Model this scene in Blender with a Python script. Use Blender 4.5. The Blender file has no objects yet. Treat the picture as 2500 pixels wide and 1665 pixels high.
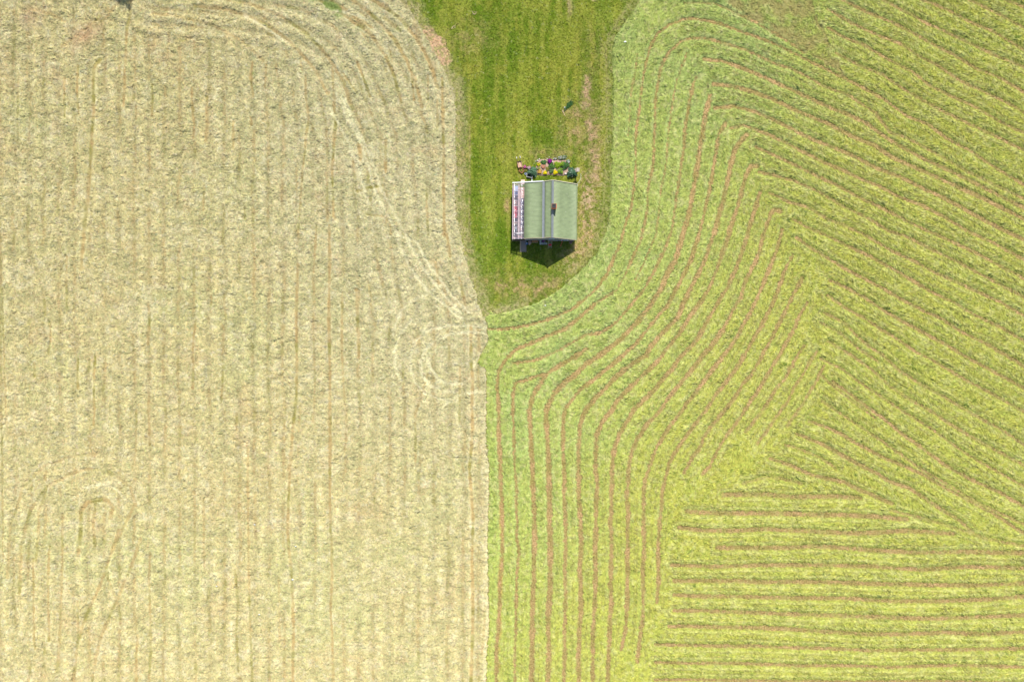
import bpy, math, random
import numpy as np
from mathutils import Vector, Matrix

# ------------------------------------------------------------------ camera, light, exposure
H = 135.0                      # camera height (m)
S = H * 36 / 28 / 2500         # metres of ground per photograph pixel (0.0694)
R = math.radians
sc = bpy.context.scene
col = sc.collection
cam_d = bpy.data.cameras.new("camera"); cam_d.lens = 28; cam_d.sensor_width = 36
cam_d.sensor_fit = 'HORIZONTAL'; cam_d.clip_end = 6000; cam_d.clip_start = 1
cam = bpy.data.objects.new("camera", cam_d); col.objects.link(cam)
cam.location = (0, 0, H); cam.rotation_euler = (0, 0, 0)
sc.camera = cam

SUN_DIR = Vector((0.115, 0.865, 1.0)).normalized()      # towards the sun
elev = math.asin(SUN_DIR.z); azim = math.atan2(SUN_DIR.x, SUN_DIR.y)
w = bpy.data.worlds.new("World"); sc.world = w; w.use_nodes = True
nt = w.node_tree; nt.nodes.clear()
sky = nt.nodes.new('ShaderNodeTexSky'); sky.sky_type = 'NISHITA'; sky.sun_disc = False
sky.sun_elevation = elev; sky.sun_rotation = azim
bg = nt.nodes.new('ShaderNodeBackground'); bg.inputs['Strength'].default_value = 0.10
wo = nt.nodes.new('ShaderNodeOutputWorld')
nt.links.new(sky.outputs[0], bg.inputs[0]); nt.links.new(bg.outputs[0], wo.inputs[0])
sun_d = bpy.data.lights.new("sun", 'SUN'); sun_d.energy = 4.4; sun_d.angle = R(0.5)
sun_d.color = (1.0, 0.955, 0.88)
sun = bpy.data.objects.new("sun", sun_d); col.objects.link(sun)
sun.location = (20, 60, 90); sun.rotation_euler = SUN_DIR.to_track_quat('Z', 'Y').to_euler()
sc.view_settings.view_transform = 'Standard'; sc.view_settings.look = 'None'
sc.view_settings.gamma = 1; sc.view_settings.exposure = 0.42
sc.view_settings.use_curve_mapping = False
sc.cycles.max_bounces = 6; sc.cycles.diffuse_bounces = 3; sc.cycles.transparent_max_bounces = 10

# ------------------------------------------------------------------ helpers
rng = np.random.default_rng(7)
random.seed(5)

def at(px, py, z=0.0):
    """point at height z (m) that the photograph shows at pixel px, py"""
    k = S * (1 - z / H)
    return Vector(((px - 1250) * k, (832.5 - py) * k, z))

def tag(o, label=None, cat=None, group=None, kind=None):
    if label: o['label'] = label
    if cat: o['category'] = cat
    if group: o['group'] = group
    if kind: o['kind'] = kind
    return o

def empty(name, loc, rz=0.0):
    o = bpy.data.objects.new(name, None); col.objects.link(o)
    o.location = loc; o.rotation_euler = (0, 0, rz); o.empty_display_size = .3
    return o

def link(name, me, parent=None, mat=None):
    o = bpy.data.objects.new(name, me); col.objects.link(o)
    if parent: o.parent = parent
    if mat: me.materials.append(mat)
    return o

def npmesh(name, V, Q, C=None):
    """fast mesh from vertex array V (n,3), quad array Q (m,4), vertex colours C (n,3)"""
    me = bpy.data.meshes.new(name)
    me.vertices.add(len(V)); me.vertices.foreach_set('co', np.ascontiguousarray(V, dtype=np.float32).ravel())
    k = Q.shape[1]
    me.loops.add(Q.size); me.loops.foreach_set('vertex_index', np.ascontiguousarray(Q, dtype=np.int32).ravel())
    me.polygons.add(len(Q)); me.polygons.foreach_set('loop_start', np.arange(len(Q), dtype=np.int32) * k)
    if C is not None:
        a = me.color_attributes.new('Col', 'FLOAT_COLOR', 'POINT')
        c4 = np.ones((len(V), 4), dtype=np.float32); c4[:, :3] = C
        a.data.foreach_set('color', c4.ravel())
    me.update(calc_edges=True)
    return me

class MB:
    """collects simple solids in metres, links them as ONE mesh"""
    def __init__(s): s.v = []; s.f = []
    def add(s, vs, fs):
        n = len(s.v); s.v += [tuple(v) for v in vs]; s.f += [tuple(i + n for i in f) for f in fs]
    def box(s, c, d, rz=0.0, rx=0.0, ry=0.0):
        M = Matrix.Translation(c) @ Matrix.Rotation(rz, 4, 'Z') @ Matrix.Rotation(ry, 4, 'Y') @ Matrix.Rotation(rx, 4, 'X')
        vs = [M @ Vector((x * d[0] / 2, y * d[1] / 2, z * d[2] / 2)) for x in (-1, 1) for y in (-1, 1) for z in (-1, 1)]
        s.add(vs, [(0, 1, 3, 2), (4, 6, 7, 5), (0, 4, 5, 1), (2, 3, 7, 6), (0, 2, 6, 4), (1, 5, 7, 3)])
    def bar(s, a, b, wd, ht=None):
        a = Vector(a); b = Vector(b); ht = ht or wd; d = b - a; L = d.length
        q = d.to_track_quat('X', 'Z').to_matrix().to_4x4()
        M = Matrix.Translation((a + b) / 2) @ q
        vs = [M @ Vector((x * L / 2, y * wd / 2, z * ht / 2)) for x in (-1, 1) for y in (-1, 1) for z in (-1, 1)]
        s.add(vs, [(0, 1, 3, 2), (4, 6, 7, 5), (0, 4, 5, 1), (2, 3, 7, 6), (0, 2, 6, 4), (1, 5, 7, 3)])
    def tube(s, pts, r, n=8):
        pts = [Vector(p) for p in pts]; rs = r if isinstance(r, (list, tuple)) else [r] * len(pts)
        vs = []; fs = []
        for i, p in enumerate(pts):
            d = (pts[min(i + 1, len(pts) - 1)] - pts[max(i - 1, 0)]).normalized()
            u = d.cross(Vector((0, 0, 1))) if abs(d.z) < .95 else d.cross(Vector((1, 0, 0)))
            u.normalize(); v = d.cross(u)
            for k in range(n):
                t = 2 * math.pi * k / n
                vs.append(p + (u * math.cos(t) + v * math.sin(t)) * rs[i])
        for i in range(len(pts) - 1):
            for k in range(n):
                fs.append((i * n + k, i * n + (k + 1) % n, (i + 1) * n + (k + 1) % n, (i + 1) * n + k))
        fs.append(tuple(range(n))); fs.append(tuple((len(pts) - 1) * n + k for k in reversed(range(n))))
        s.add(vs, fs)
    def prism(s, poly, axis, a, b):
        """poly: list of 2-D points, extruded from a to b along axis ('y' -> points are x,z; 'z' -> x,y; 'x' -> y,z)"""
        def P(p, t):
            return {'y': (p[0], t, p[1]), 'z': (p[0], p[1], t), 'x': (t, p[0], p[1])}[axis]
        n = len(poly); vs = [P(p, a) for p in poly] + [P(p, b) for p in poly]
        fs = [tuple(range(n)), tuple(reversed(range(n, 2 * n)))] + [(i, i + n, (i + 1) % n + n, (i + 1) % n) for i in range(n)]
        s.add(vs, fs)
    def lathe(s, c, prof, n=16):
        vs = []; fs = []
        for r, z in prof:
            for k in range(n):
                t = 2 * math.pi * k / n; vs.append((c[0] + r * math.cos(t), c[1] + r * math.sin(t), c[2] + z))
        for i in range(len(prof) - 1):
            for k in range(n):
                fs.append((i * n + k, i * n + (k + 1) % n, (i + 1) * n + (k + 1) % n, (i + 1) * n + k))
        fs.append(tuple(range(n))); fs.append(tuple((len(prof) - 1) * n + k for k in range(n)))
        s.add(vs, fs)
    def blob(s, c, r, seed=0, squash=.7, n=10, m=7, rough=.25):
        rr = random.Random(seed); ph = [rr.uniform(0, 6.28) for _ in range(6)]
        vs = []; fs = []
        for i in range(m + 1):
            th = math.pi * i / m
            for k in range(n):
                t = 2 * math.pi * k / n
                q = 1 + rough * (math.sin(2 * t + ph[0] + 3 * th) * .5 + math.sin(3 * t + ph[1]) * .3 + math.sin(4 * th + ph[2] + t) * .3)
                vs.append((c[0] + r[0] * q * math.sin(th) * math.cos(t), c[1] + r[1] * q * math.sin(th) * math.sin(t), c[2] + r[2] * squash * math.cos(th)))
        for i in range(m):
            for k in range(n):
                fs.append((i * n + k, (i + 1) * n + k, (i + 1) * n + (k + 1) % n, i * n + (k + 1) % n))
        s.add(vs, fs)
    def build(s, name, mat, parent=None, bevel=0.0, smooth=False):
        me = bpy.data.meshes.new(name); me.from_pydata(s.v, [], s.f, shade_flat=not smooth); me.update()
        o = link(name, me, parent, mat)
        if bevel:
            b = o.modifiers.new('bevel', 'BEVEL'); b.width = bevel; b.segments = 2; b.limit_method = 'ANGLE'
        return o

def material(name, rgb, rough=.7, var=.25, scale=6.0, bump=0.0, spec=.3, rgb2=None, stretch=(1, 1, 1), metal=0.0):
    m = bpy.data.materials.new(name); m.use_nodes = True; n = m.node_tree; b = n.nodes['Principled BSDF']
    b.inputs['Roughness'].default_value = rough; b.inputs['Specular IOR Level'].default_value = spec
    b.inputs['Metallic'].default_value = metal
    tc = n.nodes.new('ShaderNodeTexCoord'); mp = n.nodes.new('ShaderNodeMapping'); mp.inputs['Scale'].default_value = stretch
    no = n.nodes.new('ShaderNodeTexNoise'); no.inputs['Scale'].default_value = scale; no.inputs['Detail'].default_value = 6
    no.inputs['Roughness'].default_value = .65
    cr = n.nodes.new('ShaderNodeValToRGB')
    c2 = rgb2 or tuple(c * (1 - var) for c in rgb); c1 = tuple(min(1, c * (1 + var)) for c in rgb) if not rgb2 else rgb
    cr.color_ramp.elements[0].position = .3; cr.color_ramp.elements[1].position = .7
    cr.color_ramp.elements[0].color = (*c2, 1); cr.color_ramp.elements[1].color = (*c1, 1)
    n.links.new(tc.outputs['Object'], mp.inputs[0]); n.links.new(mp.outputs[0], no.inputs[0])
    n.links.new(no.outputs[0], cr.inputs[0]); n.links.new(cr.outputs[0], b.inputs['Base Color'])
    if bump:
        bp = n.nodes.new('ShaderNodeBump'); bp.inputs['Strength'].default_value = bump; bp.inputs['Distance'].default_value = .03
        n.links.new(no.outputs[0], bp.inputs['Height']); n.links.new(bp.outputs[0], b.inputs['Normal'])
    return m

def attr_material(name, var=.18, scales=(3.0, 11.0), translucent=0.0):
    m = bpy.data.materials.new(name); m.use_nodes = True; n = m.node_tree; n.nodes.clear()
    out = n.nodes.new('ShaderNodeOutputMaterial'); d = n.nodes.new('ShaderNodeBsdfDiffuse'); d.inputs['Roughness'].default_value = .6
    a = n.nodes.new('ShaderNodeAttribute'); a.attribute_name = 'Col'
    tc = n.nodes.new('ShaderNodeTexCoord'); cur = a.outputs['Color']
    for k, s_ in enumerate(scales):
        no = n.nodes.new('ShaderNodeTexNoise'); no.inputs['Scale'].default_value = s_; no.inputs['Detail'].default_value = 3
        mr = n.nodes.new('ShaderNodeMapRange'); mr.inputs[1].default_value = .3; mr.inputs[2].default_value = .7
        mr.inputs[3].default_value = 1 - var; mr.inputs[4].default_value = 1 + var
        n.links.new(tc.outputs['Object'], no.inputs[0]); n.links.new(no.outputs[0], mr.inputs[0])
        vm = n.nodes.new('ShaderNodeVectorMath'); vm.operation = 'SCALE'
        n.links.new(cur, vm.inputs[0]); n.links.new(mr.outputs[0], vm.inputs['Scale']); cur = vm.outputs[0]
    n.links.new(cur, d.inputs[0]); sh = d.outputs[0]
    if translucent:
        t = n.nodes.new('ShaderNodeBsdfTranslucent'); mx = n.nodes.new('ShaderNodeMixShader'); mx.inputs[0].default_value = translucent
        n.links.new(cur, t.inputs[0]); n.links.new(sh, mx.inputs[1]); n.links.new(t.outputs[0], mx.inputs[2]); sh = mx.outputs[0]
    n.links.new(sh, out.inputs[0])
    return m

# ------------------------------------------------------------------ noise on the ground plane (photograph-pixel units)
def vn(x, y, s, seed):
    """smooth value noise 0..1 with cell size s"""
    g = np.random.default_rng(seed).random((512, 512)).astype(np.float32)
    u = np.asarray(x, dtype=np.float32) / s + 1000; v = np.asarray(y, dtype=np.float32) / s + 1000
    iu = np.floor(u).astype(np.int32); iv = np.floor(v).astype(np.int32); fu = u - iu; fv = v - iv
    fu = fu * fu * (3 - 2 * fu); fv = fv * fv * (3 - 2 * fv)
    i0 = iu % 512; i1 = (iu + 1) % 512; j0 = iv % 512; j1 = (iv + 1) % 512
    return (g[j0, i0] * (1 - fu) + g[j0, i1] * fu) * (1 - fv) + (g[j1, i0] * (1 - fu) + g[j1, i1] * fu) * fv

def fbm(x, y, s, seed, o=3):
    t = 0; a = 1; n = 0
    for k in range(o):
        t = t + a * vn(x, y, s / 2 ** k, seed + k * 17); n += a; a *= .5
    return t / n

def ss(a, b, x):
    t = np.clip((x - a) / (b - a), 0, 1); return t * t * (3 - 2 * t)

def mix(a, b, t):
    return a * (1 - t[..., None]) + np.asarray(b, dtype=np.float32) * t[..., None]

# ------------------------------------------------------------------ survey of the mowing lines (corner x, corner y, zoom of each survey sheet)
SH = dict(A=(1150, 700, 3.92), B=(1150, 1000, 3.92), C=(1150, 1265, 3.92), D=(1450, 0, 3.92), E=(1450, 350, 3.92), F=(1450, 700, 3.92),
          G=(800, 0, 2.613), H=(800, 550, 2.613), I=(1600, 0, 2.613), J=(1600, 550, 2.613), K=(1600, 1065, 2.613),
          L=(0, 0, 2.613), M=(0, 550, 2.613), N=(0, 1065, 2.613))
def PL(txt):
    """'C 245,1560 245,1200 B 300,1100 ...' -> list of photograph pixels"""
    out = []; s = None
    for t in txt.split():
        if t in SH: s = SH[t]; continue
        x, y = t.split(','); out.append((s[0] + float(x) / s[2], s[1] + float(y) / s[2]))
    return out
# strength, half width (px), line
MOWN = [
 (.9, 4.2, "C 240,1570 245,1200 270,900 275,600 300,400 300,100 B 300,1100 290,800 280,500 265,200 265,0 A 265,1150 250,950 265,800 330,700 430,600 600,530 760,460 900,400 1030,300 1190,160"),
 (.9, 3, "A 170,405 300,410 450,385 620,350 800,290 960,220 1080,125 1200,20 E 130,1240 200,1080 260,930 290,800 350,640 380,450 400,250 400,0 D 400,1380 405,1250 430,1080 450,900 475,720 500,600 530,470 600,330 720,240 850,190 950,180 1080,200 1200,230 1290,260 I 560,210 680,250 800,300 900,350 1000,400 1100,450 1180,490 1300,550 1450,630 1600,740 1750,800 1850,880 2000,960 2150,1060 2352,1180"),
 (.6, 2, "D 330,1300 340,1100 355,900 390,720 415,520"),
 (.7, 3, "A 1190,160 1400,30 E 300,1250 430,970 480,800 510,620 515,450 560,240 575,100 570,0 D 570,1560 580,1200 590,950 620,750 650,620 720,500 830,400 920,370 1050,370 1150,390 1290,430 1450,480 1600,550 1750,620 1870,650 2050,740 2200,830 2350,880 I 1250,620 1400,720 1500,850 1600,880 1750,960 2000,1100 2352,1270"),
 (.6, 2, "A 440,590 560,500 B 440,-700"),
 (.65, 2.2, "E 400,1300 500,1100 590,880 620,680 640,430 680,280 700,50 D 700,1420 720,1200 750,1000 780,820 840,640 890,510"),
 (.7, 3.4, "A 400,730 580,710 700,670 820,620 940,550 1100,460 1250,440 1400,330 1560,140 1660,20 E 600,1180 690,980 745,830 770,650 800,450 830,250 870,0 D 860,1380 880,1150 920,950 950,800 985,740"),
 (.8, 3, "C 420,1570 415,1300 425,1100 430,850 435,650 440,500 460,300 B 430,1170 445,1100 435,950 430,700 415,500 410,250 400,0 A 400,1050 420,920 530,890 640,850 740,825"),
 (1, 5.2, "C 580,1570 585,1200 585,1000 590,850 595,700 600,500 605,300 605,100 B 605,1100 600,900 590,700 585,500 570,250 560,0 A 560,1180 590,1040 650,950 730,830 850,750 980,680 1100,600"),
 (1, 5.6, "C 735,1570 745,1300 740,1100 740,900 755,650 760,400 755,100 B 750,1050 750,850 745,650 740,450 730,250 720,0 A 750,1110 810,1000 880,930 1000,840 1100,740 1180,690 1320,590 1430,500 1600,330 1700,200 1820,20 E 700,1250 780,1120 820,980 870,800 910,680 940,500 960,400 990,220 1020,0 D 1040,1260 1070,1080 1110,920"),
 (1, 4.2, "C 890,1570 895,1350 895,1100 900,900 905,700 895,500 905,300 905,100 B 900,1000 890,800 890,600 880,400 880,150 900,0 A 960,1090 1050,980 1180,880 1300,790 1460,650 1590,530 F 520,400 620,270 700,190 760,80 800,0 E 860,1250 930,1110 980,950 1020,820 1060,650 1100,480 1130,300 1160,130 1180,0 D 1180,1380 1200,1280 1260,1180"),
 (.9, 5, "C 1030,1570 1030,1300 1035,1080 1050,900 1050,700 1040,500 1050,300 1050,100 B 1040,1000 1030,800 1030,600 1030,400 1040,150 1100,0 A 1180,1080 F 120,960 200,870 340,760 500,650 540,580 640,460 800,300 860,150 920,20 E 1000,1250 1060,1120 1110,970 1160,820 1200,680 1240,540 1270,400 1310,200 1350,60 1390,0 D 1410,1340 1460,1290"),
 (1, 4.6, "C 1165,1570 1165,1350 1165,1100 1180,900 1190,700 1190,500 1185,300 1195,100 B 1195,1100 1195,900 1210,700 1195,600 1190,450 1200,250 1250,120 1350,0 F 220,1090 310,1000 420,890 520,800 620,700 700,590 800,470 860,370 950,240 1040,120 1110,0 E 1180,1200 1220,1080 1270,950 1310,800 1350,680 1390,560 1420,430 1450,320 1500,220 1560,220"),
 (1, 4.8, "C 1310,1570 1315,1300 1325,1100 1325,950 1345,800 1335,650 1335,500 1345,300 1340,100 B 1330,1100 1345,950 1345,750 1350,550 1370,380 1420,230 1480,130 1560,0 F 480,1080 570,1000 660,880 740,800 820,680 900,600 990,500 1060,370 1130,250 1200,130 1280,0 E 1350,1220 1400,1080 1450,950 1480,830 1520,700 1560,560 1590,470"),
 (1, 4.6, "C 1440,1250 1475,1080 1490,900 1495,700 1500,500 1490,400 1500,250 1495,100 B 1495,1200 1505,1000 1490,850 1500,700 1510,520 1540,400 1600,270 1690,130 1820,0 F 700,1080 780,980 860,880 950,780 1040,660 1130,560 1230,420 1300,280 1350,190 1410,90 1430,0 E 1480,1250 1530,1160 1580,1050 1600,940 1650,800 1690,680 1720,640 1780,650"),
 (1, 4.4, "C 1590,1370 1610,1200 1645,900 1645,700 1645,500 1655,300 1655,100 B 1650,1200 1650,1000 1650,800 1670,660 1720,500 1770,370 1850,240 1930,120 2030,0 F 880,1120 970,1020 1040,920 1130,800 1210,700 1290,600 1370,480 1440,350 1500,240 1560,110 1610,0 E 1660,1250 1710,1120 1760,980 1800,830"),
 (.9, 4.2, "C 1780,800 1795,600 1790,300 B 1790,1350 1800,1130 1815,1000 1830,800 1860,650 1900,500 1970,380 2060,250 2150,130 2250,0 F 1080,1170 1150,1060 1230,950 1310,850 1390,740 1460,620 1530,490 1590,400 1660,260 1730,120 1770,0 E 1820,1230 1870,1130 1900,1080"),
 (.9, 4.2, "B 2040,600 2120,450 2176,384 F 1050,1440 1120,1340 1200,1240 1280,1150 1370,1030 1420,930 1500,850 1570,730 1640,600 1710,480 1760,370 1830,240 1890,110 1950,0 E 1990,1290"),
 (.85, 3.8, "K 300,240 340,200 390,100 F 1250,1450 1330,1350 1400,1250 1480,1120 1550,1030 1610,920 1690,800 1760,680 1830,560 1900,430 1960,290 2040,150"),
 (.7, 3.5, "F 1450,1390 1530,1290 1610,1190 1680,1080 1740,980 1830,880 1880,780 1960,640 2010,560"),
 (.7, 3.5, "F 1560,1500 1640,1400 1720,1280 1790,1180 1860,1090 1920,960 1990,860 2050,740 2130,620"),
 (.7, 3.5, "F 1850,1330 1930,1220 2010,1100 2060,1010 2140,880 2200,760"),
 # rows running down to the right
 (.6, 2, "D 860,35 1000,30 1150,38 1300,100 1500,200 1650,280 1800,370 1900,430 2000,510"),
 (1, 3.6, "I 310,380 420,390 540,430 660,480 790,540 900,590 1010,640 1120,690 1200,720 1350,790 1500,900 1700,1010 1900,1100 2352,1330"),
 (1, 3.8, "I 370,540 480,550 600,580 740,630 860,690 1000,750 1120,800 1250,870 1400,930 1500,1000 1700,1090 1900,1180 2100,1270 2352,1400"),
 (1, 3.6, "I 380,690 500,680 620,710 760,770 880,830 1000,890 1130,940 1270,1000 1400,1070 1560,1130 1700,1200 1850,1270 2050,1380 2200,1460 2352,1530"),
 (.9, 3.2, "I 480,820 560,800 700,850 830,910 960,980 1080,1040 1200,1090 1300,1140 1430,1190 1560,1260 1700,1310 1850,1390 2000,1480 J 2150,110 2352,220"),
 (.9, 3, "I 640,940 750,990 880,1050 1000,1110 1150,1180 1300,1260 1450,1330 1600,1410 1750,1480 J 1900,110 2050,180 2200,260 2352,340"),
 (.8, 3, "I 660,1100 760,1120 900,1160 1050,1230 1200,1320 1350,1390 1500,1480 J 1600,70 1750,150 1900,220 2050,300 2200,380 2352,460"),
 (.8, 3, "I 730,1230 850,1290 970,1320 1100,1400 J 1200,0 1350,70 1500,160 1650,230 1800,310 2000,400 2200,490 2352,580"),
 (.9, 3, "I 880,1400 J 960,10 1080,60 1220,130 1350,190 1480,260 1600,330 1750,420 1900,490 2050,580 2200,650 2352,740"),
 (.8, 3, "I 1100,180 1200,240 1330,290 1480,380 1640,460 1750,550 1900,620 2050,690 2200,780 2352,850"),
 (.8, 3, "I 1150,340 1300,420 1450,480 1600,580 1700,640 1850,720 2000,790 2170,870 2352,960"),
 (.8, 3, "I 1100,60 1250,150 1400,220 1560,280 1680,360 1800,420 1950,520 2100,590 2250,660 2352,720"),
 (.9, 3, "I 1180,-5 1350,80 1500,140 1620,200 1760,280 1900,350 2050,440 2200,500 2352,590"),
 (.8, 3, "I 1440,-5 1600,80 1750,160 1880,220 2050,300 2200,370 2352,430"),
 (.8, 3, "I 1690,-5 1850,60 2000,140 2150,200 2352,320"),
 (.8, 3, "I 1990,-5 2150,70 2352,180"),
 (.8, 3, "I 2220,-5 2352,50"),
 (.9, 3, "J 900,80 1000,150 1100,210 1230,290 1350,350 1480,420 1600,490 1700,540 1830,600 1950,680 2100,750 2250,840 2352,900"),
 (.9, 3, "J 1110,350 1200,390 1330,460 1450,540 1570,610 1700,680 1850,760 2000,850 2150,930 2352,1040"),
 (.8, 3, "J 1100,450 1200,520 1330,590 1430,660 1550,730 1650,800 1800,880 1950,970 2100,1050 2352,1190"),
 (.7, 3, "J 1080,560 1200,620 1320,740 1450,830 1560,930 1700,1020 1850,1100 2050,1220 2200,1300 2352,1400"),
 (.7, 3, "J 1100,740 1250,830 1380,920 1500,1030 1620,1110 1750,1180 1900,1280 2050,1370 2200,1450 2352,1530"),
 (.7, 2.6, "J 1050,850 1180,910 1300,1000 1450,1100 1600,1200 1750,1290 1900,1400 2050,1500 K 2200,235 2352,320"),
 (.9, 3.2, "J 1130,1000 1220,1060 1350,1160 1450,1230 1560,1320 1700,1420 1850,1530 K 2000,270 2200,360 2352,450"),
 (.7, 2.6, "J 1060,1120 1180,1200 1300,1280 1450,1380 1550,1450 1700,1560 K 1850,300 2050,420 2200,490 2352,560"),
 (.9, 3.2, "J 980,1250 1100,1290 1180,1330 1300,1400 1450,1480 K 1560,180 1700,240 1850,330 2000,410 2150,490 2352,620"),
 (.9, 3.6, "J 900,1330 1050,1390 1180,1460 K 1280,170 1400,230 1500,290 1620,330 1800,450 1930,530 2030,620"),
 (.6, 3, "K 560,300 700,262 800,268 930,300"), (.6, 3, "K 1500,470 1700,520 1900,580 2100,650 2352,700"), (.6, 2.6, "J 1050,620 1180,690 1300,790 1420,870"), (.6, 2.6, "J 1060,960 1150,1040 1280,1140 1400,1230"), (.6, 2.6, "J 830,1400 930,1430 1050,1480 1150,1550"),
 (.9, 3.6, "K 730,140 850,180 980,240 1100,270 1200,290 1300,340 1400,380 1510,430"),
 # rows running across the lower right corner
 (.8, 4.6, "K 430,372 570,370 700,370 850,385 1000,385 1150,380 1300,392"),
 (.9, 4.6, "K 200,478 400,490 600,490 800,490 1000,500 1150,500 1400,508 1600,530"),
 (.9, 4.4, "K 150,580 300,600 500,600 700,590 900,600 1100,610 1300,620 1600,600 1900,620"),
 (.9, 4.2, "K 390,710 600,710 850,710 1000,700 1200,710 1450,730 1700,740 2000,735 2352,745"),
 (.9, 4, "K 100,820 250,825 400,830 650,820 850,820 1050,820 1400,830 1700,850 2000,830 2352,840"),
 (.9, 4, "K 120,920 300,920 500,920 700,930 900,925 1150,930 1400,940 1700,945 2000,950 2352,935"),
 (.9, 4, "K 120,1010 300,1020 500,1020 700,1025 900,1030 1200,1030 1500,1050 1800,1050 2100,1040 2352,1020"),
 (.9, 4, "K 120,1110 300,1110 500,1120 700,1125 900,1135 1100,1140 1400,1150 1700,1160 2000,1155 2352,1140"),
 (.9, 4, "K 90,1210 250,1210 450,1215 700,1220 900,1230 1100,1245 1350,1260 1600,1260 1850,1250 2100,1260 2352,1245"),
 (.9, 3.4, "K 0,1325 200,1330 400,1335 600,1335 850,1345 1100,1350 1350,1365 1600,1360 1900,1360 2352,1350"),
 (.9, 3.2, "K 0,1440 200,1445 400,1445 650,1450 900,1460 1200,1460 1500,1470 1800,1460 2050,1460 2352,1470"),
 (.9, 3.2, "K 0,1550 250,1550 500,1555 800,1560 1200,1565 1700,1560 2352,1575"),
 (.8, 3.2, "K -60,1665 500,1665 1200,1675 2352,1680"), (.8, 3.2, "K -100,1775 500,1775 1200,1785 2352,1790"), (.8, 3.2, "K -100,1885 500,1885 1200,1890 2352,1900"),
]
MOWN = [m for m in MOWN if 'B 440,-700' not in m[2]]
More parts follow.
